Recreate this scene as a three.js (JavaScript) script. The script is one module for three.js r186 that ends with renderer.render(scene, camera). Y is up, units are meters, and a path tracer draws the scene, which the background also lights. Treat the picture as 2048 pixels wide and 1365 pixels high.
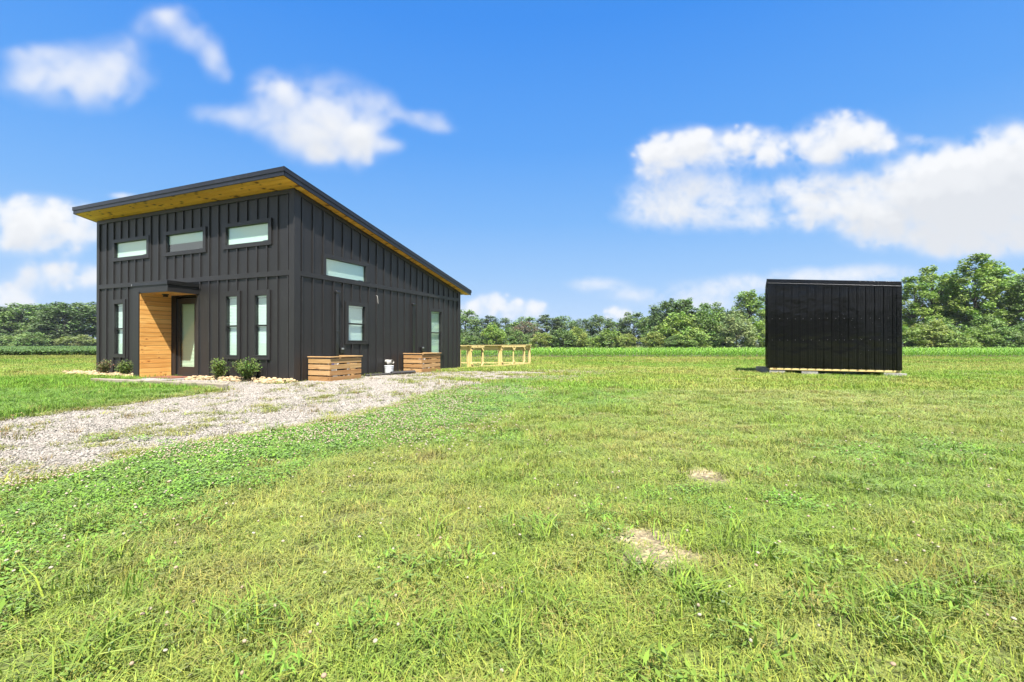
import * as THREE from 'three';
import { mergeGeometries } from 'three/addons/utils/BufferGeometryUtils.js';
import { RoundedBoxGeometry } from 'three/addons/geometries/RoundedBoxGeometry.js';

// ------------------------------------------------------------------ camera, sky, sun, exposure
const EYE = 0.92, EXPOSURE = 2.55;
const scene = new THREE.Scene();
const camera = new THREE.PerspectiveCamera(71.05, 1024 / 682, 0.05, 2000);
camera.position.set(0, EYE, 0);
camera.lookAt(0, EYE + 0.00366, -1);
const renderer = new THREE.WebGLRenderer({ antialias: true });
renderer.toneMapping = THREE.LinearToneMapping;
renderer.toneMappingExposure = EXPOSURE;
renderer.shadowMap.enabled = true;
const SUN = new THREE.Vector3(0.061, 0.861, 0.505).normalize();
const sun = new THREE.DirectionalLight(new THREE.Color(1, 0.95, 0.87), 5);
sun.position.copy(SUN).multiplyScalar(120); sun.castShadow = true; sun.shadow.radius = 1;
Object.assign(sun.shadow.camera, { left: -70, right: 70, top: 70, bottom: -70, near: 1, far: 300 });
sun.shadow.mapSize.set(4096, 4096);
scene.add(sun, sun.target);

// ------------------------------------------------------------------ noise and random numbers
const rng = (seed) => () => { seed |= 0; seed = seed + 0x6D2B79F5 | 0; let t = Math.imul(seed ^ seed >>> 15, 1 | seed); t = t + Math.imul(t ^ t >>> 7, 61 | t) ^ t; return ((t ^ t >>> 14) >>> 0) / 4294967296; };
const clamp = (x, a = 0, b = 1) => Math.min(b, Math.max(a, x));
const lerp = (a, b, t) => a + (b - a) * t;
const smooth = (a, b, x) => { const t = clamp((x - a) / (b - a)); return t * t * (3 - 2 * t); };
const hash3 = (x, y, z) => { let h = Math.imul(x, 374761393) ^ Math.imul(y, 668265263) ^ Math.imul(z, 2147483629); h = Math.imul(h ^ h >>> 13, 1274126177); return ((h ^ h >>> 16) >>> 0) / 4294967296; };
function noise3(x, y, z) {
  const X = Math.floor(x), Y = Math.floor(y), Z = Math.floor(z); let u = x - X, v = y - Y, w = z - Z;
  u = u * u * (3 - 2 * u); v = v * v * (3 - 2 * v); w = w * w * (3 - 2 * w);
  const a = lerp(lerp(hash3(X, Y, Z), hash3(X + 1, Y, Z), u), lerp(hash3(X, Y + 1, Z), hash3(X + 1, Y + 1, Z), u), v);
  const b = lerp(lerp(hash3(X, Y, Z + 1), hash3(X + 1, Y, Z + 1), u), lerp(hash3(X, Y + 1, Z + 1), hash3(X + 1, Y + 1, Z + 1), u), v);
  return lerp(a, b, w);
}
function fbm(x, y, z, oct = 4) { let s = 0, a = 0.5, n = 0; for (let i = 0; i < oct; i++) { s += a * noise3(x, y, z); n += a; a *= 0.5; x = x * 2.03 + 7.1; y = y * 2.03 + 3.7; z = z * 2.03 + 1.3; } return s / n; }

// ------------------------------------------------------------------ sky: clear air and summer clouds
// clouds to the north, on a far upright plane: eastward and upward tangent of the centre, half sizes, thickness, all x 1000
const NORTH = [[-898, 560, 115, 60, .7], [-998, 608, 62, 21, .5], [-825, 602, 45, 40, .45], [-1010, 555, 60, 30, .35], [-831, 524, 42, 29, .55], [-977, 540, 73, 37, .3],
  [-726, 691, 52, 23, .5], [-747, 660, 52, 26, .3], [-668, 644, 42, 31, .48], [-627, 597, 26, 42, .48], [-600, 561, 16, 19, .3],
  [-405, 482, 94, 73, .79], [-501, 535, 50, 33, .75], [-349, 415, 78, 52, .8], [-297, 482, 58, 42, .62], [-255, 414, 31, 17, .45], [-444, 446, 63, 42, .5], [-621, 482, 63, 23, .36], [-548, 467, 58, 31, .4], [-182, 472, 58, 21, .38], [-151, 451, 37, 15, .3],
  [299, 383, 47, 40, .85], [331, 404, 58, 37, .85], [383, 425, 47, 29, 1], [477, 430, 42, 26, 1], [529, 409, 47, 37, 1], [435, 393, 73, 31, .75], [623, 409, 63, 37, .7], [697, 451, 63, 37, 1.1], [759, 430, 52, 31, .9], [665, 414, 84, 31, .8], [854, 425, 42, 13, .4],
  [289, 299, 63, 37, .7], [341, 268, 94, 31, .72], [446, 299, 94, 31, .6], [498, 257, 73, 26, .62], [393, 331, 94, 31, .5], [571, 320, 63, 26, .55], [644, 336, 52, 23, .7], [655, 278, 84, 42, .9],
  [749, 299, 94, 47, 1.1], [843, 331, 84, 52, 1.2], [916, 372, 63, 42, 1.2], [1010, 383, 73, 58, 1.3], [1071, 372, 73, 73, 1.3], [979, 310, 157, 63, 1.2], [864, 268, 157, 47, 1.1], [1031, 236, 126, 52, 1.1], [770, 236, 73, 37, .8], [916, 215, 126, 31, .8], [1150, 330, 120, 90, 1.2],
  [-1019, 268, 94, 37, 1.1], [-914, 252, 73, 37, 1], [-1008, 215, 126, 33, .9], [-946, 137, 94, 29, .8], [-1040, 95, 52, 31, .8], [-862, 142, 42, 21, .5], [-815, 308, 31, 8, .5],
  [-41, 85, 47, 19, .9], [17, 69, 58, 19, .9], [-88, 64, 52, 19, .8], [184, 121, 63, 17, .5], [268, 100, 73, 15, .45], [221, 61, 29, 15, .9], [414, 111, 84, 23, .55], [519, 127, 73, 21, .55], [644, 137, 94, 21, .55], [770, 147, 84, 19, .55], [393, 79, 105, 16, .4]];
// the same kind of clouds goes on all round: azimuth east of north, elevation, half sizes, in degrees
const ROUND = [];
{
  const r = rng(71);
  for (let i = 0; i < 130; i++) {
    const a = 66 + r() * 228, e = 3 + 42 * r() ** 1.5, s = 0.6 + r();
    for (let k = 0; k < 3; k++) ROUND.push([a + (r() - .5) * 7 * s, e + (r() - .5) * 2.4 * s, 3.6 * s * (.6 + r()), 1.7 * s * (.6 + r()), .6 + .7 * r()]);
  }
  for (let i = 0; i < 26; i++) { const a = r() * 360, e = 48 + 40 * r(); for (let k = 0; k < 3; k++) ROUND.push([a + (r() - .5) * 14, e + (r() - .5) * 4, 4 + 4 * r(), 2 + 2 * r(), .6 + .6 * r()]); }
}
{
  const W = 4096, H = 2048, data = new Float32Array(W * H * 4), D = Math.PI / 180;
  const ramp = [[0, .58, .75, .985], [3, .52, .71, .985], [8, .36, .61, .98], [14, .225, .50, .965], [22, .128, .395, .94], [34, .066, .30, .89], [50, .052, .25, .78], [90, .045, .21, .66]];
  const field = new Float32Array(W * H), rp = rng(19);
  // heaped clouds are many round puffs, thin ones stay veils
  const heap = (list, stretch) => list.flatMap(([a, e, ra, re, w]) => {
    if (w < .8) return [[a, e, ra, re, w]];
    const out = [[a, e, ra, re, w * .55]], n = 26; for (let k = 0; k < n; k++) { const t = rp() * 6.283, q = Math.sqrt(rp()), s = (.16 + .22 * rp()) * Math.sqrt(ra * re) * (1.15 - .4 * q); out.push([a + Math.cos(t) * q * ra * stretch(e), e + Math.sin(t) * q * re, s * 1.1, s, .36 * (.6 + .8 * rp()) * w]); } return out;
  });
  for (const [a, e, ra, re, w] of heap(ROUND, (e) => 1 / Math.max(.2, Math.cos(e * D)))) {
    const c = Math.max(0.2, Math.cos(e * D)), r0 = Math.max(H / 2, Math.floor(((e - 2.4 * re) / 180 + .5) * H)), r1 = Math.min(H - 1, Math.ceil(((e + 2.4 * re) / 180 + .5) * H)), span = Math.ceil(2.4 * ra / c / 360 * W), mid = Math.round(((a - 90) / 360 + .5) * W);
    for (let row = r0; row <= r1; row++) for (let k = -span; k <= span; k++) { const col = ((mid + k) % W + W) % W, el = ((row + .5) / H - .5) * 180, dx = k / W * 360 * c / ra, dy = (el - e) / re, q = dx * dx + dy * dy; if (q < 5.8) field[row * W + col] += w * Math.exp(-q * 1.25); }
  }
  for (const [P, Q, rx, ry, w] of heap(NORTH.map(([a, b, c, d, w]) => [a / 1000, b / 1000, c / 1000, d / 1000, w]), () => 1)) {
    const azOf = (p) => Math.atan(p) / D, c0 = Math.floor(((azOf(P - 2.2 * rx) - 90) / 360 + .5) * W), c1 = Math.ceil(((azOf(P + 2.2 * rx) - 90) / 360 + .5) * W);
    for (let col = c0; col <= c1; col++) {
      const p = Math.tan((((col + .5) / W - .5) * 360 + 90) * D), hyp = Math.hypot(1, p), dx = (p - P) / rx, rA = Math.max(H / 2, Math.floor((Math.atan((Q - 2.2 * ry) / hyp) / Math.PI + .5) * H)), rB = Math.ceil((Math.atan((Q + 2.2 * ry) / hyp) / Math.PI + .5) * H);
      for (let row = rA; row <= rB; row++) { const dy = (Math.tan(((row + .5) / H - .5) * Math.PI) * hyp - Q) / ry, q = dx * dx + dy * dy; if (q < 4.9) field[row * W + ((col % W) + W) % W] += w * Math.exp(-q * 1.25); }
    }
  }
  const dens = new Float32Array(W * H);
  for (let row = H / 2; row < H; row++) {
    const el = ((row + .5) / H - .5) * Math.PI, y0 = Math.sin(el), ce = Math.cos(el);
    for (let col = 0; col < W; col++) {
      const f = field[row * W + col]; if (f < 0.05) continue;
      const az = ((col + .5) / W - .5) * 2 * Math.PI; let x = Math.cos(az) * ce, z = Math.sin(az) * ce, y = y0;
      if (z < -.45) { x /= -z; y /= -z; z = -1; } // noise on the same upright plane as the northern clouds
      const wx = fbm(x * 11, y * 14, z * 11, 2) - .5, wy = fbm(x * 11 + 40, y * 14, z * 11, 2) - .5;
      const n = fbm(x * 21 + wx * 1.4, y * 27 + wy * 1.4, z * 21 + wx, 6), n2 = 1 - Math.abs(2 * fbm(x * 52 + wy * 2, y * 60 + wx * 2, z * 52, 4) - 1);
      const d = f * (.6 + .9 * (n - .25)) + (n2 - .55) * (x < -.1 && z === -1 && y > .3 ? .22 : .42) * Math.min(1, f * 1.4) + (n - .5) * .75 * Math.min(1, f * 1.6);
      dens[row * W + col] = clamp(d - .045, 0, 1.5);
    }
  }
  { // the thin clouds to the north-west have soft rims
    const src = dens.slice(), R = 3, cA = Math.round((40 - 0) / 360 * W), cB = Math.round(86 / 360 * W); for (let row = Math.round(H * .6); row < H * .72; row++) for (let c = cA; c < cB; c++) { let q = 0; for (let a = -R; a <= R; a++) for (let b = -R; b <= R; b++) q += src[(row + a) * W + c + b]; dens[row * W + c] = lerp(q / 49, src[row * W + c], .3); }
  }
  for (let row = 0; row < H; row++) {
    const el = ((row + .5) / H - .5) * 180, e = Math.max(0, el); let k = 0; while (k < ramp.length - 2 && ramp[k + 1][0] < e) k++;
    const A = ramp[k], B = ramp[k + 1], t = clamp((e - A[0]) / (B[0] - A[0]));
    for (let col = 0; col < W; col++) {
      const i = row * W + col, d = dens[i], up = dens[Math.min(H - 1, row + 14) * W + col], up2 = dens[Math.min(H - 1, row + 40) * W + col];
      const alpha = 1 - Math.exp(-2.2 * d ** 1.35), under = clamp(.5 * (up - .35 * d) + .45 * up2) * .19 * alpha;
      const low = smooth(11, 1, el) * .3;
      for (let c = 0; c < 3; c++) {
        const sky = lerp(A[c + 1], B[c + 1], t), white = lerp([.985, .99, 1.0][c] * (1 - under * [1, .92, .78][c]), [.76, .83, .98][c], low);
        data[i * 4 + c] = (sky + (white - sky) * alpha * .975) / EXPOSURE;
      }
      data[i * 4 + 3] = 1;
    }
  }
  const tex = new THREE.DataTexture(data, W, H, THREE.RGBAFormat, THREE.FloatType);
  tex.mapping = THREE.EquirectangularReflectionMapping; tex.magFilter = THREE.LinearFilter; tex.minFilter = THREE.LinearFilter; tex.needsUpdate = true;
  scene.background = tex; scene.environment = tex;
}
scene.fog = new THREE.FogExp2(new THREE.Color(.80, .89, 1), .0002); // summer haze over the far trees

// ------------------------------------------------------------------ helpers
const taken = {};
const numbered = (n) => { taken[n] = (taken[n] ?? -1) + 1; return taken[n] ? n + '_' + String(taken[n]).padStart(3, '0') : n; };
function tag(o, label, category, group, kind) { if (label) o.userData.label = label; if (category) o.userData.category = category; if (group) o.userData.group = group; if (kind) o.userData.kind = kind; return o; }
function part(name, geo, mat, parent) { const m = new THREE.Mesh(Array.isArray(geo) ? mergeGeometries(geo.map((g) => g.index ? g.toNonIndexed() : g), false) : geo, mat); m.name = name; m.castShadow = m.receiveShadow = true; parent.add(m); return m; }
function thing(name, label, category, group) { const g = new THREE.Group(); g.name = numbered(name); tag(g, label, category, group); scene.add(g); return g; }
const lin = (r, g, b) => new THREE.Color().setRGB(r, g, b);
// a box with uv in metres, u along its longest side
function box(w, h, d, x = 0, y = 0, z = 0, off = 0, bevel = 0) {
  const g = bevel ? new RoundedBoxGeometry(w, h, d, 1, bevel) : new THREE.BoxGeometry(w, h, d).toNonIndexed();
  const p = g.attributes.position, n = g.attributes.normal, uv = g.attributes.uv, dims = [w, h, d], L = dims.indexOf(Math.max(w, h, d));
  for (let i = 0; i < p.count; i++) {
    const q = [p.getX(i), p.getY(i), p.getZ(i)], m = [Math.abs(n.getX(i)), Math.abs(n.getY(i)), Math.abs(n.getZ(i))], f = m.indexOf(Math.max(...m));
    const rest = [0, 1, 2].filter((k) => k !== f), a = rest.includes(L) ? L : rest[0], b = rest.find((k) => k !== a);
    uv.setXY(i, q[a] + off * 1.37, q[b] + off);
  }
  g.translate(x, y, z); return g;
}
const worldUV = (g, ax, ay) => { const p = g.attributes.position, uv = g.attributes.uv, get = (i, k) => k === 'x' ? p.getX(i) : k === 'y' ? p.getY(i) : p.getZ(i); for (let i = 0; i < p.count; i++) uv.setXY(i, get(i, ax), get(i, ay)); return g; };
function texture(w, h, fn, repeat, srgb = true) {
  const d = new Uint8Array(w * h * 4);
  for (let y = 0; y < h; y++) for (let x = 0; x < w; x++) { const c = fn(x / w, y / h, x, y), i = (y * w + x) * 4; if (typeof c === 'number') { d[i] = d[i + 1] = d[i + 2] = clamp(c) * 255; } else for (let k = 0; k < 3; k++) d[i + k] = clamp(c[k]) * 255; d[i + 3] = 255; }
  const t = new THREE.DataTexture(d, w, h); t.wrapS = t.wrapT = THREE.RepeatWrapping; t.magFilter = THREE.LinearFilter; t.minFilter = THREE.LinearMipmapLinearFilter; t.generateMipmaps = true;
  t.repeat.set(1 / repeat[0], 1 / repeat[1]); if (srgb) t.colorSpace = THREE.SRGBColorSpace; t.needsUpdate = true; return t;
}
// noise that tiles in both directions
const tile2 = (x, y, fx, fy, seed, oct = 4) => { let s = 0, a = .5, n = 0; for (let i = 0; i < oct; i++) { const X = x * fx, Y = y * fy, X0 = Math.floor(X), Y0 = Math.floor(Y); let u = X - X0, v = Y - Y0; u = u * u * (3 - 2 * u); v = v * v * (3 - 2 * v); const h = (p, q) => hash3(((p % fx) + fx) % fx, ((q % fy) + fy) % fy, seed + i * 17); s += a * lerp(lerp(h(X0, Y0), h(X0 + 1, Y0), u), lerp(h(X0, Y0 + 1), h(X0 + 1, Y0 + 1), u), v); n += a; a *= .5; fx *= 2; fy *= 2; } return s / n; };
function woodMaterial(light, dark, knot, seed, knots = 10, rough = .62, contrast = 1, big = 1) {
  const r = rng(seed), K = []; for (let i = 0; i < knots; i++) K.push([r(), r(), (.006 + .012 * r()) * big]);
  const shape = (u, v) => {
    let bend = 0, kn = 0;
    for (const [a, b, s] of K) { let dx = Math.abs(u - a); dx = Math.min(dx, 1 - dx) * 2; let dy = v - b; dy -= Math.round(dy); dy *= 1; const q = Math.hypot(dx * .55, dy) / s; bend += Math.exp(-q * q * .12) * .35 * Math.sign(dy || 1); kn = Math.max(kn, Math.exp(-q * q * .9)); }
    const g = tile2(u, v, 4, 24, seed, 4), fine = tile2(u, v, 8, 128, seed + 5, 2), ring = .5 + .5 * Math.sin((v * 60 + g * 9 + bend * 14 + tile2(u, v, 2, 6, seed + 9, 2) * 12));
    return [clamp((.45 * ring + .35 * fine + .35 * (g - .2)) * contrast), kn];
  };
  const map = texture(1024, 512, (u, v) => { const [g, kn] = shape(u, v); return [0, 1, 2].map((c) => lerp(lerp(light[c], dark[c], g), knot[c], kn * .85)); }, [2, 1]);
  const bump = texture(512, 256, (u, v) => { const [g, kn] = shape(u, v); return 1 - .7 * g - .3 * kn; }, [2, 1], false);
  return new THREE.MeshStandardMaterial({ map, bumpMap: bump, bumpScale: .0015, roughness: rough });
}

// ------------------------------------------------------------------ materials
const grainBump = texture(512, 512, (u, v) => .5 * tile2(u, v, 6, 64, 3, 3) + .5 * tile2(u, v, 32, 160, 8, 2), [1.2, 1.2], false);
const blotch = texture(512, 512, (u, v) => { const n = tile2(u, v, 5, 5, 21, 5), f = tile2(u, v, 60, 12, 4, 2), m = smooth(.66, .8, tile2(u, v, 24, 24, 33, 3)) * .25; const k = .78 + .26 * (n - .5) + .12 * (f - .5) + m; return [k, k * .985, k * .97]; }, [3.1, 2.7]);
const paint = texture(512, 512, (u, v) => { const k = .88 + .1 * (tile2(u, v, 5, 5, 21, 4) - .5) + .08 * (tile2(u, v, 8, 90, 4, 2) - .5) + .1 * smooth(.7, .84, tile2(u, v, 22, 22, 33, 3)); return [k, k * .99, k * .985]; }, [3.1, 2.7]);
const M = {
  siding: new THREE.MeshStandardMaterial({ color: lin(.0245, .0240, .0250), map: paint, bumpMap: grainBump, bumpScale: .0012, roughness: .45 }),
  trim: new THREE.MeshStandardMaterial({ color: lin(.0265, .026, .0268), map: paint, bumpMap: grainBump, bumpScale: .001, roughness: .42 }),
  frame: new THREE.MeshStandardMaterial({ color: lin(.012, .012, .0125), roughness: .35 }),
  fascia: new THREE.MeshPhysicalMaterial({ color: lin(.016, .018, .024), roughness: .38, metalness: .1, clearcoat: .35, clearcoatRoughness: .3, map: blotch }),
  roof: new THREE.MeshPhysicalMaterial({ color: lin(.018, .02, .025), roughness: .4, metalness: .2, clearcoat: .3, clearcoatRoughness: .3 }),
  soffit: woodMaterial([.97, .77, .34], [.90, .65, .23], [.26, .13, .05], 11, 26, .5, 1, 1.9),
  cladding: woodMaterial([.90, .71, .42], [.81, .58, .29], [.5, .28, .12], 12, 16, .55),
  crate: woodMaterial([.74, .61, .43], [.61, .46, .29], [.34, .22, .12], 13, 14, .8),
  pine: woodMaterial([.86, .79, .56], [.77, .67, .42], [.45, .3, .14], 14, 8, .75),
  timber: woodMaterial([.64, .61, .55], [.44, .40, .34], [.3, .27, .23], 15, 8, .9),
  decking: woodMaterial([.55, .36, .29], [.40, .24, .19], [.24, .14, .1], 16, 4, .7),
  glass: new THREE.MeshPhysicalMaterial({ color: lin(.90, .975, .94), transmission: 1, thickness: 0, roughness: .012, ior: 1.95 }),
  frosted: new THREE.MeshPhysicalMaterial({ color: lin(.86, .93, .86), transmission: 1, thickness: 0, roughness: .05, ior: 1.5 }),
  blind: new THREE.MeshStandardMaterial({ color: lin(.84, .85, .83), roughness: .6 }),
  inside: new THREE.MeshStandardMaterial({ color: lin(.6, .58, .54), roughness: .9 }),
  shed: new THREE.MeshPhysicalMaterial({ color: lin(.0055, .0055, .006), roughness: .12, specularIntensity: .85, map: blotch, bumpMap: texture(256, 256, (u, v) => tile2(u, v, 3, 8, 61, 3), [1.1, 1.6], false), bumpScale: .004 }),
  steel: new THREE.MeshStandardMaterial({ color: lin(.6, .6, .6), metalness: .9, roughness: .35 }),
  concrete: new THREE.MeshStandardMaterial({ map: texture(256, 256, (u, v) => { const n = tile2(u, v, 6, 6, 41, 4), f = tile2(u, v, 90, 90, 43, 2), k = .56 + .2 * (n - .5) + .3 * (f - .5); return [k, k * .985, k * .96]; }, [.6, .6]), bumpMap: texture(256, 256, (u, v) => tile2(u, v, 90, 90, 43, 2), [.6, .6], false), bumpScale: .004, roughness: .95 }),
  white: new THREE.MeshStandardMaterial({ color: lin(.62, .62, .6), roughness: .45, map: blotch }),
  black: new THREE.MeshPhysicalMaterial({ color: lin(.012, .012, .012), roughness: .3, clearcoat: .5 }),
  rubber: new THREE.MeshStandardMaterial({ color: lin(.022, .021, .022), roughness: .6, map: blotch }),
  blue: new THREE.MeshStandardMaterial({ color: lin(.03, .07, .3), roughness: .5 }),
  bark: new THREE.MeshStandardMaterial({ map: texture(256, 256, (u, v) => { const k = .30 + .3 * (tile2(u, v, 24, 5, 51, 4) - .5); return [k * 1.03, k * .95, k * .84]; }, [1, 1]), bumpMap: texture(256, 256, (u, v) => tile2(u, v, 24, 5, 51, 4), [1, 1], false), bumpScale: .03, roughness: .95 }),
};
const leafMat = (r, g, b, t = .35, rough = .85) => new THREE.MeshPhysicalMaterial({ color: lin(r, g, b), vertexColors: true, roughness: rough, transmission: t, thickness: 0, ior: 1.3, side: THREE.DoubleSide });

// ------------------------------------------------------------------ the lie of the land. (x, d): metres right of and ahead of the camera; three.js z is -d
const gentle = (x, d) => -0.13 * smooth(13, 22, d);
const ground = (x, d) => gentle(x, d) + .03 * (fbm(x * .35, d * .35, 5, 2) - .5) * smooth(1, 4, d);
const DRIVE = [[-3.3, 0], [-3.15, 2.94], [-2.91, 3.46], [-2.95, 4.11], [-2.58, 4.53], [-2.16, 5.11], [-1.87, 5.53], [-1.42, 6.98], [-1.0, 9.6], [.3, 12.4], [1.3, 14], [1.2, 15.2], [-.2, 16.6], [-1.7, 15.6], [-3.2, 15], [-5.2, 10.6], [-5.4, 11.3], [-9.5, 12.9], [-9.2, 12], [-9.3, 10.75], [-7.85, 10.2], [-5.55, 9.33], [-5.4, 9.07], [-5.75, 7.92], [-5.88, 6.82], [-5.99, 6.19], [-6.04, 5.64], [-6.1, 4], [-6.1, 0]];
function polyDist(P, x, d) { // signed, inside positive
  let inside = false, best = 1e9;
  for (let i = 0, j = P.length - 1; i < P.length; j = i++) {
    const [ax, ay] = P[i], [bx, by] = P[j];
    if ((ay > d) !== (by > d) && x < (bx - ax) * (d - ay) / (by - ay) + ax) inside = !inside;
    const t = clamp(((x - ax) * (bx - ax) + (d - ay) * (by - ay)) / ((bx - ax) ** 2 + (by - ay) ** 2)); best = Math.min(best, Math.hypot(x - ax - t * (bx - ax), d - ay - t * (by - ay)));
  }
  return inside ? best : -best;
}
function gravelAt(x, d) {
  if (x > 2.2 || x < -10.5 || d > 17) return 0;
  const s = polyDist(DRIVE, x, d), east = x > -4.2 && d < 10 || x > -1.8 ? 1 : .3;
  if (s < -1) return 0;
  const n = fbm(x * 1.1, d * .8, 3, 3) - .5, m = fbm(x * 5, d * 4, 9, 3) - .5;
  let g = smooth(-.12, .2, s + east * .75 * n + .35 * m * east - .12 * east);
  const strip = Math.exp(-(((x + 3.75 - .2 * (d - 5)) / .42) ** 2)) * smooth(10.5, 8, d);
  g *= 1 - clamp(smooth(.0, .22, m + .35 * n) * (.16 * strip + .13 + (d > 10.5 && x > -2.6 ? .3 : 0)) * 1.7);
  if (x > -2 && d > 11.5) g *= smooth(-.2, .0, n + .2 * m);
  return clamp(g);
}
const DIRT = [[.64, 2.06, .12, .17], [.62, 2.24, .10, .15], [.56, 2.0, .08, .12], [.72, 2.14, .08, .10], [1.28, 3.24, .13, .16], [1.40, 3.36, .07, .08], [5.6, 12.2, .4, .2]];
const dirtAt = (x, d) => { let m = 0; for (const [a, b, ra, rb] of DIRT) { const q = ((x - a) / ra) ** 2 + ((d - b) / rb) ** 2; if (q < 6) m = Math.max(m, Math.exp(-q * .9)); } return m > .02 ? clamp(smooth(.16, .42, m + 1.1 * (fbm(x * 16, d * 16, 2, 4) - .5))) : 0; };
const HOUSE = { x: -5.044, d: 11.06, u: [-.9216, .3881], v: [.3884, .9215], turn: Math.atan2(.3881, -.9216) };
const toHouse = (x, d) => { const a = x - HOUSE.x, b = d - HOUSE.d; return [a * HOUSE.u[0] + b * HOUSE.u[1], a * HOUSE.v[0] + b * HOUSE.v[1]]; };
const fromHouse = (t, s) => [HOUSE.x + t * HOUSE.u[0] + s * HOUSE.v[0], HOUSE.d + t * HOUSE.u[1] + s * HOUSE.v[1]];
const inHouse = (x, d, m = 0) => { const [t, s] = toHouse(x, d); return t > -m && t < 7.77 + m && s > -m && s < 7.74 + m; };
const rockBed = (x, d) => { const [t, s] = toHouse(x, d), w = .08 * Math.sin(t * 5) + .05 * Math.sin(t * 11); return (t > -.05 && t < 3.15 && s > -.42 - w && s < .05) || (t > 4.72 && t < 9.1 && s > -.62 - w + (t > 7.9 ? (t - 7.9) * .35 : 0) && s < .1 + (t > 7.7 ? .15 : 0)); };
// what grows where: lush, dry and clover shares
function lawn(x, d) {
  const big = fbm(x * .22 + 3, d * .22, 1, 3), mid = fbm(x * .9, d * .9, 7, 3), fine = fbm(x * 3.2, d * 3.2, 4, 2);
  const west = smooth(-5.2, -6.4, x) * smooth(14, 11, d);
  const edge = (() => { const s = -polyDist(DRIVE, x, d); return s > 0 && x > -3.4 && d < 13 ? smooth(2.0, .5, s) : 0; })();
  let dry = .62 * smooth(.5, .76, .5 * big + .3 * mid + .28 * fine) * (1 - .9 * west) * (1 - .55 * edge);
  dry = clamp(dry + .12 * smooth(8, 16, d) * smooth(.4, .6, mid) * (1 - west));
  const clover = clamp(edge * smooth(.3, .55, mid + .12) +   .32 * smooth(.58, .72, fbm(x * .7 + 20, d * .7, 2, 3)) * (1 - west));
  const brown = smooth(.69, .78, fbm(x * 1.6 + 9, d * 1.6, 12, 3)) * (1 - west);
  return { dry, clover, lush: clamp(west + .6 * smooth(.52, .36, big)), brown, fine };
}
const mix3 = (a, b, t) => [lerp(a[0], b[0], t), lerp(a[1], b[1], t), lerp(a[2], b[2], t)];
const G = { base: [.222, .318, .043], lush: [.145, .295, .026], dry: [.325, .33, .095], clover: [.150, .280, .040], brown: [.27, .20, .08], soil: [.46, .37, .235], gravel: [.25, .235, .205], thatch: [.19, .205, .065] };
function lawnColor(x, d) { const L = lawn(x, d); let c = mix3(G.base, G.lush, L.lush); c = mix3(c, G.clover, L.clover * .8); c = mix3(c, G.dry, L.dry); return mix3(c, G.brown, L.brown * .4); }

// ------------------------------------------------------------------ ground
{
  const gNoise = texture(1024, 1024, (u, v) => { const k = .62 + .5 * (tile2(u, v, 10, 10, 81, 4) - .5) + .55 * (tile2(u, v, 150, 150, 82, 2) - .5); return [k, k, k * .97]; }, [2.3, 2.3]);
  const gBump = texture(512, 512, (u, v) => tile2(u, v, 120, 120, 83, 3), [1.1, 1.1], false);
  const gm = new THREE.MeshStandardMaterial({ vertexColors: true, map: gNoise, bumpMap: gBump, bumpScale: .004, roughness: 1 });
  const sheet = (xs, ds) => {
    const nx = xs.length, nd = ds.length, p = new Float32Array(nx * nd * 3), c = new Float32Array(nx * nd * 3), uv = new Float32Array(nx * nd * 2), idx = [];
    for (let j = 0; j < nd; j++) for (let i = 0; i < nx; i++) {
      const x = xs[i], d = ds[j], k = j * nx + i, near = Math.abs(x) < 60 && d < 62;
      let col;
      if (near) { const g = gravelAt(x, d); col = mix3(mix3(lawnColor(x, d), G.thatch, .45), G.gravel, g); col = mix3(col, G.soil, dirtAt(x, d)); if (d > 33.5 && x > -20) col = mix3(col, [.13, .1, .06], .7); }
      else col = d > 40 && x < -20 ? [.06, .12, .025] : mix3([.11, .15, .035], [.16, .16, .05], fbm(x * .05, d * .05, 2, 3));
      p.set([x, ground(x, d) - (rockBed(x, d) ? .03 : 0), -d], k * 3); c.set(col.map((q) => q * 1.5), k * 3); uv.set([x, d], k * 2);
      if (i && j) idx.push(k - nx - 1, k - nx, k - 1, k - nx, k, k - 1);
    }
    const g = new THREE.BufferGeometry(); g.setAttribute('position', new THREE.BufferAttribute(p, 3)); g.setAttribute('color', new THREE.BufferAttribute(c, 3)); g.setAttribute('uv', new THREE.BufferAttribute(uv, 2)); g.setIndex(idx); g.computeVertexNormals(); return g;
  };
  const axis = (stops) => { const o = []; for (let k = 0; k < stops.length - 1; k++) { const [a, st] = stops[k], b = stops[k + 1][0], n = Math.round((b - a) / st); for (let i = 0; i < n; i++) o.push(a + (b - a) * i / n); } o.push(stops.at(-1)[0]); return o; };
  const g = sheet(axis([[-900, 60], [-180, 10], [-60, 2], [-16, .25], [-9, .09], [5, .2], [16, 2], [80, 20], [180, 60], [900, 60]]), axis([[-300, 60], [-60, 10], [-10, 1], [0, .09], [6, .12], [16, .4], [42, 2], [130, 20], [330, 60], [1100, 60]]));
  const o = part('ground', g, gm, scene); tag(o, 'flat grassy ground sheet under the lawn, drive and fields', 'ground', null, 'structure');
}

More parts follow.
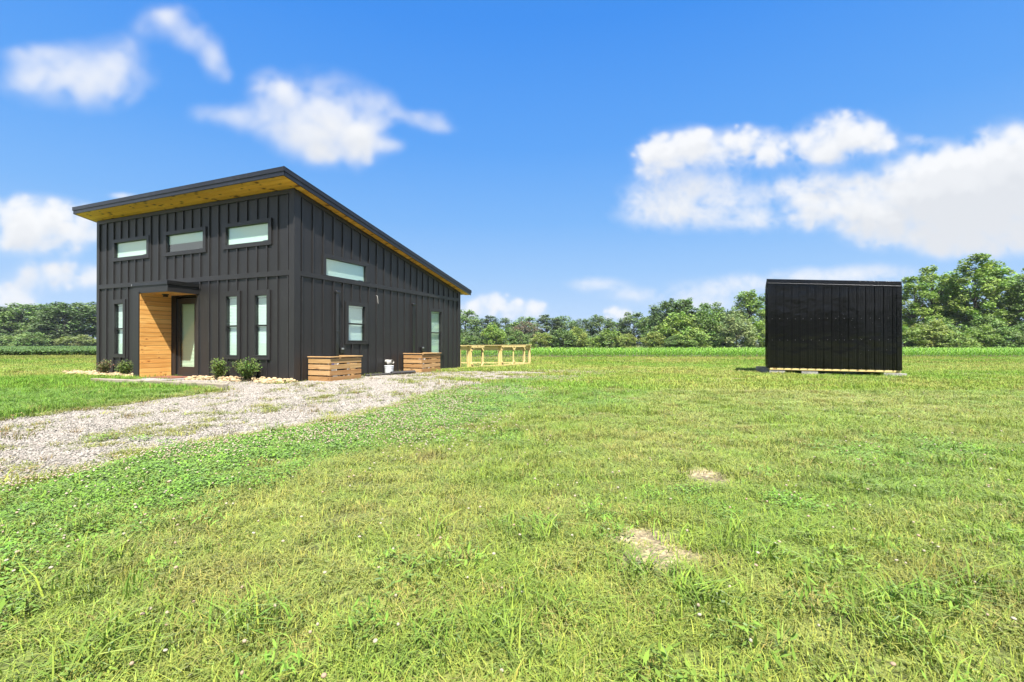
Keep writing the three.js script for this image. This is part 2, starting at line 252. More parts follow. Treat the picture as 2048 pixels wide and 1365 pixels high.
// ------------------------------------------------------------------ instanced plants and stones
const tmpM = new THREE.Matrix4(), tmpQ = new THREE.Quaternion(), tmpE = new THREE.Euler(), tmpC = new THREE.Color();
function scatter(name, geos, mat, spots, parent) { // spots: [x, y, z, turn, sx, sy, tiltX, tiltZ, [r,g,b]]
  geos.forEach((g, k) => {
    const mine = spots.filter((_, i) => i % geos.length === k); if (!mine.length) return;
    const im = new THREE.InstancedMesh(g, mat, mine.length); im.name = name; im.castShadow = im.receiveShadow = true;
    mine.forEach(([x, y, z, turn, sx, sy, tx, tz, c], i) => { tmpQ.setFromEuler(tmpE.set(tx, turn, tz, 'YXZ')); im.setMatrixAt(i, tmpM.compose(new THREE.Vector3(x, y, z), tmpQ, new THREE.Vector3(sx, sy, sx))); if (c) im.setColorAt(i, tmpC.setRGB(...c)); });
    im.userData.kind = 'stuff'; parent.add(im);
  });
}
function stuff(name, label, category) { const g = new THREE.Group(); g.name = name; tag(g, label, category, null, 'stuff'); scene.add(g); return g; }
function blades(seed, n, R, hMin, hMax, w, lean, shade = .3) {
  const r = rng(seed), P = [], C = [];
  for (let i = 0; i < n; i++) {
    const a = r() * 6.283, q = R * Math.sqrt(r()), bx = Math.cos(a) * q, bz = Math.sin(a) * q, h = lerp(hMin, hMax, r()), dir = r() * 6.283, l = h * lean * (.3 + r()), hw = w * (.6 + .8 * r()) / 2;
    const side = [Math.cos(dir + 1.57), Math.sin(dir + 1.57)], mx = bx + Math.cos(dir) * l * .35, mz = bz + Math.sin(dir) * l * .35, tx = bx + Math.cos(dir) * l, tz = bz + Math.sin(dir) * l, my = h * .62, ty = h * (1 - .25 * clamp(lean * .5));
    const A = [bx - side[0] * hw, -.01, bz - side[1] * hw], B = [bx + side[0] * hw, -.01, bz + side[1] * hw], c = [mx - side[0] * hw * .8, my, mz - side[1] * hw * .8], D = [mx + side[0] * hw * .8, my, mz + side[1] * hw * .8], T = [tx, ty, tz];
    P.push(...A, ...B, ...c, ...B, ...D, ...c, ...c, ...D, ...T);
    const k = 1 + shade * (r() - .5) * 2, y = 1 + .35 * (r() - .4); for (let j = 0; j < 9; j++) C.push(k * y, k, k * .9);
  }
  const g = new THREE.BufferGeometry(); g.setAttribute('position', new THREE.Float32BufferAttribute(P, 3)); g.setAttribute('color', new THREE.Float32BufferAttribute(C, 3)); g.setAttribute('uv', new THREE.Float32BufferAttribute(new Float32Array(P.length / 3 * 2), 2)); g.computeVertexNormals(); return g;
}
function leaflets(seed, n, R, h, size, shade = .3, flat = .5, wide = .33) { // broad little leaves on a low cushion
  const r = rng(seed), P = [], C = [];
  for (let i = 0; i < n; i++) {
    const a = r() * 6.283, q = R * Math.sqrt(r()), cx = Math.cos(a) * q, cz = Math.sin(a) * q, cy = h * (.35 + .65 * r()), dir = r() * 6.283, s = size * (.6 + .7 * r()), tilt = (r() - .35) * flat * 2;
    const f = [Math.cos(dir) * Math.cos(tilt), Math.sin(tilt), Math.sin(dir) * Math.cos(tilt)], l = [-Math.sin(dir), (r() - .5) * .5, Math.cos(dir)], at = (u, v) => [cx + f[0] * u * s + l[0] * v * s, cy + f[1] * u * s + l[1] * v * s, cz + f[2] * u * s + l[2] * v * s];
    const A = at(-.5, 0), B = at(0, wide), D = at(0, -wide), T = at(.55, 0); P.push(...A, ...B, ...D, ...B, ...T, ...D);
    const k = 1 + shade * (r() - .5) * 2; for (let j = 0; j < 6; j++) C.push(k, k, k * .9);
  }
  const g = new THREE.BufferGeometry(); g.setAttribute('position', new THREE.Float32BufferAttribute(P, 3)); g.setAttribute('color', new THREE.Float32BufferAttribute(C, 3)); g.setAttribute('uv', new THREE.Float32BufferAttribute(new Float32Array(P.length / 3 * 2), 2)); g.computeVertexNormals(); return g;
}
const SHEDP = { x: 7.495, d: 14, turn: 27 * Math.PI / 180, w: 3.10, depth: 2.3 };
const inShed = (x, d, m = 0) => { const a = x - SHEDP.x, b = d - SHEDP.d, p = a * Math.cos(SHEDP.turn) - b * Math.sin(SHEDP.turn), q = a * Math.sin(SHEDP.turn) + b * Math.cos(SHEDP.turn); return p > -m && p < SHEDP.w + m && q > -m && q < SHEDP.depth + m; };
{
  const grassMat = leafMat(1, 1, 1, .3, .85), r = rng(5);
  const fine = [blades(1, 56, .085, .02, .06, .0036, 1.6, .35), blades(2, 56, .085, .018, .052, .0036, 1.9, .35), blades(3, 46, .085, .025, .075, .004, 1.2, .35)];
  const wide = [blades(4, 40, .17, .03, .085, .0085, .8), blades(5, 40, .17, .03, .075, .0085, .9)];
  const coarse = [blades(6, 44, .34, .04, .10, .018, .7), blades(7, 44, .34, .04, .09, .018, .8)];
  const near = [], mid = [], far = [], clov = [], tall = [], flowers = [], weeds = [], dead = [];
  const place = (list, x, d, s, sy, c) => list.push([x, ground(x, d), -d, r() * 6.283, s, sy, (r() - .5) * .2, (r() - .5) * .2, c]);
  const jit = (c, k) => { const q = 1 + (r() - .5) * k, w = 1 + (r() - .5) * k * .5; return [c[0] * q * w, c[1] * q, c[2] * q]; };
  const bands = [[.7, 3, 430, near, .85], [3, 5.5, 300, near, 1], [5.5, 9, 150, near, 1.25], [9, 14, 62, mid, 1], [14, 23, 27, mid, 1.35], [23, 35, 8.5, far, 1.1]];
  for (const [d0, d1, dens, list, size] of bands) {
    const half = (d) => d * 1.13 + 1.4, n = Math.round(dens * (half(d0) + half(d1)) * (d1 - d0));
    for (let i = 0; i < n; i++) {
      const d = lerp(d0, d1, r()), x = (r() * 2 - 1) * half(d1);
      if (Math.abs(x) > half(d) || inHouse(x, d, .02) || rockBed(x, d)) continue;
      if (inShed(x, d, -.25)) continue;
      const g = gravelAt(x, d); if (r() < g * 1.05) continue;
      const bare = dirtAt(x, d); if (r() < bare * .9) continue;
      const L = lawn(x, d), west = smooth(-5.4, -6.4, x) * smooth(14, 11, d);
      let c = lawnColor(x, d), h = 1 + .5 * west + (L.fine - .5) * .7 - .25 * L.dry + .5 * smooth(.62, .72, fbm(x * 1.3 + 50, d * 1.3, 3, 3));
      if (bare > .3) { h *= .6; c = mix3(c, G.dry, .6); }
      if (g > .15) { c = mix3(c, [.22, .22, .05], .6); h *= .7; }
      if (r() < .05 + .14 * L.dry) c = mix3(G.dry, G.brown, r() * .4);
      if (d > 30 && x < -10) { h *= 2; c = mix3(c, [.25, .27, .07], .5); }
      if (L.clover > .3 && r() < L.clover * .75 && d < 14) { place(clov, x, d, size * (.9 + .4 * r()), .9 + .4 * r(), jit(mix3(G.clover, G.lush, r() * .5), .35)); continue; }
      place(list, x, d, size * (.8 + .5 * r()), size ** .5 * Math.max(.45, h) * (.75 + .5 * r()), jit(c, .24));
    }
  }
  // clover blossoms: thick beside the drive, thin elsewhere
  for (let i = 0; i < 110000; i++) {
    const d = .9 + 15 * r() ** 1.3, x = (r() * 2 - 1) * (d * 1.13 + 1); if (gravelAt(x, d) > .2 || inHouse(x, d, .1) || dirtAt(x, d) > .1 || rockBed(x, d)) continue;
    const L = lawn(x, d), s = -polyDist(DRIVE, x, d), strip = x > -3.4 ? smooth(2.3, .3, s) * smooth(1.6, 3.2, d) * smooth(.36, .56, fbm(x * .8, d * .8, 31, 3)) : 0, p = .0045 + .9 * strip + .05 * L.clover + .1 * smooth(.66, .74, fbm(x * .6, d * .6, 77, 2)) * smooth(6, 10, d); if (r() > p) continue;
    const far = 1 + d * .05; flowers.push([x, ground(x, d) + .04 + .03 * r(), -d, r() * 6.28,   .0056 * (.7 + .6 * r()) * far, .0045 * (.7 + .6 * r()) * far, (r() - .5) * .6, (r() - .5) * .6, mix3([.36, .34, .25], [.30, .21, .14], r())]);
  }
  // taller clumps of crabgrass and rank tufts
  const clumps = [[.22, 2.15], [1.0, 2.05], [.05, 2.35], [1.2, 2.25], [2.15, 3.0], [2.3, 2.9], [2.05, 3.1], [1.4, 1.7], [1.7, 1.65], [1.25, 1.5], [.55, 1.8], [.7, 1.72], [2.0, 1.62], [.08, 1.55], [-.15, 1.5], [3.2, 3.5], [2.7, 4.4], [3.0, 5.6], [-6.6, 7.9], [-7.3, 8.2], [-6.1, 7.1], [.2, 6.5], [.35, 6.6], [-2.3, 4.9], [-1.5, 1.75], [-1.7, 1.9], [-.9, 1.6], [-12.5, 13], [-7.9, 9.3], [5.2, 7], [4.2, 6.2], [-1.1, 1.45]];
  for (const [x, d] of clumps) for (let k = 0; k < 4; k++) place(tall, x + (r() - .5) * .3, d + (r() - .5) * .2, .6 + .4 * r(), .45 + .45 * r(), jit([.18, .29, .04], .35));
  for (let i = 0; i < 170; i++) { const d = 1.2 + 24 * r() ** 1.4, x = (r() * 2 - 1) * (d * 1.13 + 1); if (gravelAt(x, d) > .4 || inHouse(x, d, .1) || inShed(x, d, 0) || dirtAt(x, d) > .2 || rockBed(x, d)) continue; place(tall, x, d, .55 + .5 * r(), .45 + .45 * r(), jit([.19, .28, .042], .35)); }
  // broad-leaved weeds low in the grass
  for (let i = 0; i < 200; i++) { const d = 1.1 + 9 * r() ** 1.6, x = (r() * 2 - 1) * (d * 1.1 + 1), thick = x > .3 && d < 2.6 ? .9 : .3; if (r() > thick || gravelAt(x, d) > .3 || dirtAt(x, d) > .25) continue; place(weeds, x, d, .7 + .6 * r(), .8 + .6 * r(), jit([.165, .28, .04], .35)); }
  // thin weeds standing in the gravel
  for (let i = 0; i < 5200; i++) { const x = -6.4 + 8 * r(), d = 1.5 + 14 * r(), g = gravelAt(x, d); if (g < .35 || inHouse(x, d, .03) || rockBed(x, d) || fbm(x * 1.7, d * 1.7, 44, 3) < .52) continue; place(dead, x, d, .55 + .6 * r(), .4 + .5 * r(), jit(r() < .45 ? [.24, .17, .07] : r() < .5 ? [.2, .21, .05] : [.12, .17, .04], .4)); }
  const lg = stuff('lawn_grass', 'mown yellow-green lawn grass with dry and lush patches', 'grass');
  scatter('grass_tufts', fine, grassMat, near, lg); scatter('grass_tufts', wide, grassMat, mid, lg); scatter('grass_tufts', coarse, grassMat, far, lg);
  scatter('clover_cover', [leaflets(8, 60, .09, .05, .017), leaflets(9, 60, .09, .045, .019)], grassMat, clov, stuff('clover', 'low dark green clover spreading beside the gravel drive', 'clover'));
  const ball = new THREE.IcosahedronGeometry(1, 1); scatter('blossoms', [ball], new THREE.MeshStandardMaterial({ color: lin(1, 1, 1), roughness: .9 }), flowers, stuff('clover_blossoms', 'small whitish clover blossoms dotted over the lawn', 'flowers'));
  scatter('tall_tufts', [blades(10, 34, .10, .06, .17, .0065, 1.1), blades(11, 30, .09, .07, .19, .006, 1.3)], grassMat, tall, stuff('crabgrass', 'taller arching crabgrass clumps standing out of the lawn', 'grass'));
  scatter('weed_leaves', [leaflets(12, 70, .1, .08, .03, .35, .9, .15), leaflets(13, 62, .1, .085, .034, .35, 1, .13)], grassMat, weeds, stuff('lawn_weeds', 'broad leaved weeds growing low in the near grass', 'weeds'));
  scatter('sparse_weeds', [blades(14, 14, .06, .03, .12, .005, 1), leaflets(15, 16, .06, .08, .022, .4, .9)], grassMat, dead, stuff('gravel_weeds', 'thin green and brown weeds growing through the gravel', 'weeds'));
}
// gravel and river rock
{
  const stone = (seed, squash) => { const g = new THREE.IcosahedronGeometry(1, 0), p = g.attributes.position; for (let i = 0; i < p.count; i++) { const x = p.getX(i), y = p.getY(i), z = p.getZ(i), k = .72 + .56 * hash3(Math.round(x * 50) + seed, Math.round(y * 50), Math.round(z * 50)); p.setXYZ(i, x * k, y * k * squash, z * k); } g.computeVertexNormals(); return g; };
  const pebble = (seed, squash) => { const g = new THREE.IcosahedronGeometry(1, 1), p = g.attributes.position; for (let i = 0; i < p.count; i++) { const x = p.getX(i), y = p.getY(i), z = p.getZ(i), k = .8 + .4 * noise3(x * 1.3 + seed, y * 1.3 + 9, z * 1.3 + 4); p.setXYZ(i, x * k * 1.15, y * k * squash, z * k * .9); } g.computeVertexNormals(); return g; };
  const r = rng(77), L = [], R = [];
  for (let i = 0; i < 400000; i++) {
    const d = 1.6 + 14.2 * r() ** 1.15, x = -9.6 + 11 * r(); if (Math.abs(x) > d * 1.13 + 1) continue;
    const g = gravelAt(x, d); if (r() > g || inHouse(x, d, 0) || rockBed(x, d)) continue;
    const s = (.0055 + .0085 * r() * r()) * (1 + d * .045), k = .168 + .15 * r(), w = r() * .05; L.push([x, ground(x, d) + s * .25, -d, r() * 6.28, s, s * (.6 + .5 * r()), (r() - .5) * 1.2, (r() - .5) * 1.2, [k * 1.06 + w * .4, k, k * .87]]);
  }
  scatter('stones', [stone(1, .7), stone(2, .6), stone(3, .8)], new THREE.MeshStandardMaterial({ color: lin(1, 1, 1), roughness: .9, flatShading: true }), L, stuff('gravel', 'pale grey crushed stone covering the drive and parking area', 'gravel'));
  for (let i = 0; i < 9000; i++) {
    const t = -.1 + 9.3 * r(), s = -.75 + .9 * r(), [x, d] = fromHouse(t, s); if (!rockBed(x, d) || (t > -.02 && t < 7.79 && s > -.02)) continue; if (t > 4.3 && t < 4.72) continue;
    const q = .022 + .034 * r(), k = .45 + .65 * r(); R.push([x, ground(x, d) + q * .2 + .075 * r() * r(), -d, r() * 6.28, q, q * (.7 + .3 * r()), (r() - .5) * .8, (r() - .5) * .8, mix3([.52 * k, .40 * k, .22 * k], [.42 * k, .28 * k, .17 * k], r() * r())]);
  }
  scatter('rocks', [pebble(1, .65), pebble(5, .75), pebble(9, .6)], new THREE.MeshStandardMaterial({ color: lin(1, 1, 1), roughness: .7 }), R, stuff('river_rock', 'tan and yellow river rock bed along the front wall', 'rocks'));
}

// ------------------------------------------------------------------ house (local axes: x = t along the front wall from the near corner, z = s along the side wall, both inward; -z is the front face, -x the side face)
const HT = 7.77, HS = 7.74, TOP = 4.5, SLOPE = .209, rh = rng(31);
function atHouse(g, t = 0, s = 0, y = 0) { const [x, d] = fromHouse(t, s); g.position.set(x, y, -d); g.rotation.y = HOUSE.turn; return g; }
const house = atHouse(thing('house', 'black board and batten house with a steep single slope roof', 'house'));
const toSide = (g) => g.rotateY(Math.PI / 2); // (a, y, depth) with a = -s  ->  side face
const FRONT_WIN = [[.809, 2.264, 3.352, 3.785, 0], [3.119, 4.582, 3.34, 3.797, 0], [5.438, 6.904, 3.352, 3.775, 0], [.851, 1.241, .62, 2.055, 1.335], [1.865, 2.25, .614, 2.07, 1.337], [6.502, 6.891, .603, 2.025, 1.317]];
const SIDE_WIN = [[.962, 2.442, 2.61, 3.04, 0], [1.758, 2.408, .981, 1.915, 1.43], [5.788, 6.447, .572, 2.003, 1.27]];
const DOOR = [3.43, 4.23, .03, 2.09];
const roofY = (s) => TOP - SLOPE * s;
function wallGeo(pts, holes, depth) {
  const sh = new THREE.Shape(pts.map(([a, y]) => new THREE.Vector2(a, y)));
  for (const [a0, a1, y0, y1] of holes) { const h = new THREE.Path(); h.moveTo(a0, y0); h.lineTo(a0, y1); h.lineTo(a1, y1); h.lineTo(a1, y0); h.closePath(); sh.holes.push(h); }
  return worldUV(new THREE.ExtrudeGeometry(sh, { depth, bevelEnabled: false }), 'y', 'x');
}
const grow = ([a0, a1, y0, y1], m) => [a0 - m, a1 + m, y0 - m, y1 + m];
const wallF = part('front_wall', wallGeo([[0, -.2], [HT, -.2], [HT, TOP - .004], [0, TOP - .004]], [...FRONT_WIN.map((w) => grow(w, .025)), [DOOR[0] - .03, DOOR[1] + .03, -.12, DOOR[3] + .03]], .14), M.siding, house);
const neg = ([a0, a1, y0, y1]) => [-a1, -a0, y0, y1];
const wallS = part('side_wall', toSide(wallGeo([[0, -.2], [0, roofY(0) - .004], [-HS, roofY(HS) - .004], [-HS, -.2]].map(([a, y]) => [a === 0 ? -.14 : a, a === 0 && y > 0 ? roofY(.14) - .004 : y]), SIDE_WIN.map((w) => neg(grow(w, .025))), .14)), M.siding, house);
part('back_wall', wallGeo([[.14, -.2], [HT - .14, -.2], [HT - .14, roofY(HS) - .004], [.14, roofY(HS) - .004]], [], .14).translate(0, 0, HS - .14), M.siding, house);
part('far_side_wall', toSide(wallGeo([[-.14, -.2], [-.14, roofY(.14) - .004], [-HS, roofY(HS) - .004], [-HS, -.2]], [], .14)).translate(HT - .14, 0, 0), M.siding, house);
part('floor', box(HT - .3, .1, HS - .3, HT / 2, -.1, HS / 2), M.inside, house);
part('ceiling', toSide(wallGeo([[-.15, 2.45], [-.15, 2.5], [-HS + .15, 2.5], [-HS + .15, 2.45]].map(([a, y]) => [a, y + 1.6 - .209 * -a]), [], HT - .3)).translate(.15, 0, 0), M.inside, house);
part('inner_partition', box(HT - .3, 4.6, .05, HT / 2, 1.3, 1.6), M.inside, house);
part('inner_partition', box(.05, 4.4, HS - .4, 1.45, 1.2, HS / 2), M.inside, house);

// battens, cut where casings and trim cross them
function battens(face, positions, bottom, belt, top, casings, hw = .02, th = .03) {
  const wall = face === 'front' ? wallF : wallS;
  for (const a of positions) {
    let runs = [[bottom, belt[0]], [belt[1], top(a)]];
    for (const [c0, c1, y0, y1] of casings) if (a > c0 - hw && a < c1 + hw) runs = runs.flatMap(([p, q]) => q <= y0 || p >= y1 ? [[p, q]] : [[p, y0], [y1, q]]);
    for (const [p, q] of runs) if (q - p > .06) { const g = box(hw * 2, q - p - .002, th + .004, face === 'front' ? a : -a, (p + q) / 2, -(th - .004) / 2, rh() * 3, .003); part('batten', face === 'front' ? g : toSide(g), M.trim, wall); }
  }
}
const CAS = .1;
const frontCas = FRONT_WIN.map((w, i) => [w[0] - CAS - .01, w[1] + CAS + .01, w[2] - CAS - .005, w[3] + CAS + (i > 2 ? .03 : 0)]), sideCas = SIDE_WIN.map((w, i) => [w[0] - CAS, w[1] + CAS + .04, i ? w[2] - CAS : 2.6, w[3] + CAS]);
battens('front', [...Array(22)].map((_, k) => .18 + .34 * k).filter((a) => a > .15), -.1, [2.49, 2.612], () => 4.39, [...frontCas, [3.3, 4.72, -1, 2.489], [3.2, 4.4, -1, 2.3]]);
battens('side', [...Array(22)].map((_, k) => .214 + .34 * k), -.15, [2.487, 2.6], (s) => roofY(s) - .11, sideCas);
const trimF = (a0, a1, y0, y1, th = .036, nm = 'trim_board') => part(nm, box(a1 - a0, y1 - y0, th + .004, (a0 + a1) / 2, (y0 + y1) / 2, -(th - .004) / 2, rh() * 3, .003), M.trim, wallF);
const trimS = (a0, a1, y0, y1, th = .036, nm = 'trim_board') => part(nm, toSide(box(a1 - a0, y1 - y0, th + .004, -(a0 + a1) / 2, (y0 + y1) / 2, -(th - .004) / 2, rh() * 3, .003)), M.trim, wallS);
trimF(.132, 7.64, 2.491, 2.612); trimF(.132, 7.64, 4.392, 4.492); trimF(-.038, .13, -.15, 4.49, .038, 'corner_board'); trimF(7.642, 7.77, -.15, 4.49, .038, 'corner_board');
trimS(.152, 7.63, 2.489, 2.598); trimS(.0, .15, -.15, roofY(.15) - .01, .038, 'corner_board'); trimS(7.632, 7.74, -.15, roofY(7.74) - .01, .038, 'corner_board');
{ const sh = new THREE.Shape([[-.152, roofY(.152) - .01], [-.152, roofY(.152) - .115], [-7.63, roofY(7.63) - .115], [-7.63, roofY(7.63) - .01]].map((p) => new THREE.Vector2(...p))); part('trim_board', toSide(worldUV(new THREE.ExtrudeGeometry(sh, { depth: .038, bevelEnabled: false }), 'x', 'y')).translate(-.034, 0, 0), M.trim, wallS); }
// windows: frame > casing boards, panes, blind
function makeWindow(face, [a0, a1, y0, y1, rail], cas, style) {
  const F = (g) => face === 'front' ? g : toSide(g), A0 = face === 'front' ? a0 : -a1, A1 = face === 'front' ? a1 : -a0, w = A1 - A0, h = y1 - y0, mx = (A0 + A1) / 2, my = (y0 + y1) / 2, t = .026;
  const fr = [box(w + 2 * t, t, .09, mx, y0 - t / 2 + .0005, .045), box(w + 2 * t, t, .09, mx, y1 + t / 2 - .0005, .045), box(t, h, .09, A0 - t / 2, my, .045), box(t, h, .09, A1 + t / 2, my, .045)];
  if (rail) fr.push(box(w, .04, .04, mx, rail, .028), box(.014, rail - y0, .024, A0 + .007, (rail + y0) / 2, .034), box(.014, rail - y0, .024, A1 - .007, (rail + y0) / 2, .034));
  else fr.push(box(w, .012, .03, mx, y0 + .006, .018));
  const win = part('window', fr.map(F), M.frame, house);
  const spans = rail ? [[y0, rail - .02, .036], [rail + .02, y1, .018]] : [[y0 + .012, y1, .018]];
  for (const [p, q, z] of spans) part('pane', F(box(w - .002, q - p, .004, mx, (p + q) / 2, z)), M.glass, win);
  const c = face === 'front' ? cas : neg(cas), cb = (b0, b1, z0, z1) => part('casing', F(box(b1 - b0, z1 - z0, .044, (b0 + b1) / 2, (z0 + z1) / 2, -.018, rh() * 3, .003)), M.trim, win);
  const lo = face === 'side' && !rail;
  cb(c[0], A0 - .004, lo ? 2.601 : c[2], c[3]); cb(A1 + .004, c[1], lo ? 2.601 : c[2], c[3]); cb(A0 - .003, A1 + .003, y1 + .004, c[3]); if (!lo) cb(A0 - .003, A1 + .003, c[2], y0 - .004);
  if (rail) cb(A0 - .05, A1 + .05, y0 - .028, y0 - .001).position.set(face === 'front' ? 0 : -.006, 0, face === 'front' ? -.006 : 0);
  // blind: slats, or a drawn roller shade in the high windows
  if (rail) {
    const s = [box(w + .01, .04, .05, mx, y1 - .02, .075)], n = Math.floor(h / .036), r = rng(Math.round(a0 * 99)), stop = style?.drop ?? 1;
    for (let k = 1; k < n * stop; k++) { const g = new THREE.BoxGeometry(w + .01, .0025, .045); g.rotateX(-1.36 + (r() - .5) * .04); g.translate(mx, y1 - .04 - k * .036, .075); s.push(g.toNonIndexed()); }
    part('blind', s.map(F), M.blind, win);
  } else {
    const drop = style?.drop ?? .97, g = box(w + .02, h * drop, .006, mx, y1 - h * drop / 2, .05), s = [g, box(w + .02, .02, .016, mx, y1 - h * drop, .05)];
    part('roller_shade', s.map(F), M.blind, win);
    part('latch', F(box(.16, .018, .02, A0 + .14, y0 + .022, .03)), M.frame, win);
  }
  return win;
}
FRONT_WIN.forEach((w, i) => makeWindow('front', w, frontCas[i], { drop: i === 1 ? .5 : 1 }));
SIDE_WIN.forEach((w, i) => makeWindow('side', w, sideCas[i], {}));

// roof: deck, standing edge trim, fascia, soffit boards
{
  const T0 = -.254, T1 = 7.94, S0 = -.52, S1 = 8.28, prof = (pts, depth, x) => toSide(worldUV(new THREE.ExtrudeGeometry(new THREE.Shape(pts.map(([s, y]) => new THREE.Vector2(-s, y))), { depth, bevelEnabled: false }), 'z', 'x')).translate(x, 0, 0);
  const band = (s0, s1, lo, hi) => [[s0, roofY(s0) + lo], [s0, roofY(s0) + hi], [s1, roofY(s1) + hi], [s1, roofY(s1) + lo]];
  const roof = part('roof', prof(band(S0 + .03, S1 - .03, .022, .165), T1 - T0 - .06, T0 + .03), M.roof, house);
  part('roof_sheet', prof(band(S0 - .02, S1 + .02, .17, .182), T1 - T0 + .04, T0 - .02), M.roof, roof);
  part('fascia', prof([[S0, roofY(S0)], [S0, roofY(S0) + .168], [S0 + .03, roofY(S0) + .16], [S0 + .03, roofY(S0)]], T1 - T0, T0), M.fascia, roof);
  part('fascia', prof(band(S0 + .001, S1, -.004, .168), .028, T0), M.fascia, roof);
  part('fascia', prof(band(S0 + .001, S1, -.004, .168), .028, T1 - .028), M.fascia, roof);
  part('edge_trim', prof([[S0 - .018, roofY(S0) + .09], [S0 - .018, roofY(S0) + .185], [S0 + .02, roofY(S0) + .183], [S0 + .02, roofY(S0) + .09]], T1 - T0 + .036, T0 - .018), M.fascia, roof);
  part('edge_trim', prof(band(S0 - .016, S1 + .018, .088, .19), .016, T0 - .017), M.fascia, roof);
  part('edge_trim', prof(band(S0 - .016, S1 + .018, .088, .19), .016, T1 + .001), M.fascia, roof);
  // soffit: long boards under the front eave in staggered lengths, short boards across the rakes
  const r = rng(91);
  const tint = [M.soffit, M.soffit.clone(), M.soffit.clone()]; tint[1].color.setRGB(.9, .86, .8); tint[2].color.setRGB(.8, .78, .72);
  for (let k = 0; k < 4; k++) {
    const s0 = S0 + .031 + k * .1215, s1 = s0 + .115; let t = T0 + .032; const end = T1 - .032; let first = true;
    while (t < end - .01) { const L = Math.min(first ? 1.2 + 2.2 * r() : 2.4 + 1.2 * r(), end - t), g = prof(band(s0, s1, .002, .021), L - .002, t); const off = r() * 5; const uv = g.attributes.uv, p = g.attributes.position; for (let i = 0; i < uv.count; i++) uv.setXY(i, p.getX(i) + off, p.getZ(i) + off * .7); part('soffit_board', g, tint[Math.floor(r() * 3)], house); t += L; first = false; }
  }
  for (let s = .0; s < S1 - .04; s += .138) {
    const s1 = Math.min(s + .132, S1 - .032), g = prof(band(s, s1, .002, .021), .222, T0 + .03), off = r() * 7, uv = g.attributes.uv, p = g.attributes.position; for (let i = 0; i < uv.count; i++) uv.setXY(i, p.getX(i) + off, p.getZ(i) * 1 + off);
    part('soffit_board', g, tint[Math.floor(r() * 3)], house);
  }
  part('soffit_board', prof(band(.0, S1 - .032, .002, .021), .138, HT + .002), M.soffit, house);
  const dp = new THREE.CatmullRomCurve3([new THREE.Vector3(-.03, roofY(HS) - .03, HS + .04), new THREE.Vector3(-.03, 1.4, HS + .04), new THREE.Vector3(-.03, -.12, HS + .04)]);
  part('downspout', new THREE.TubeGeometry(dp, 40, .032, 6), M.black, house);
}
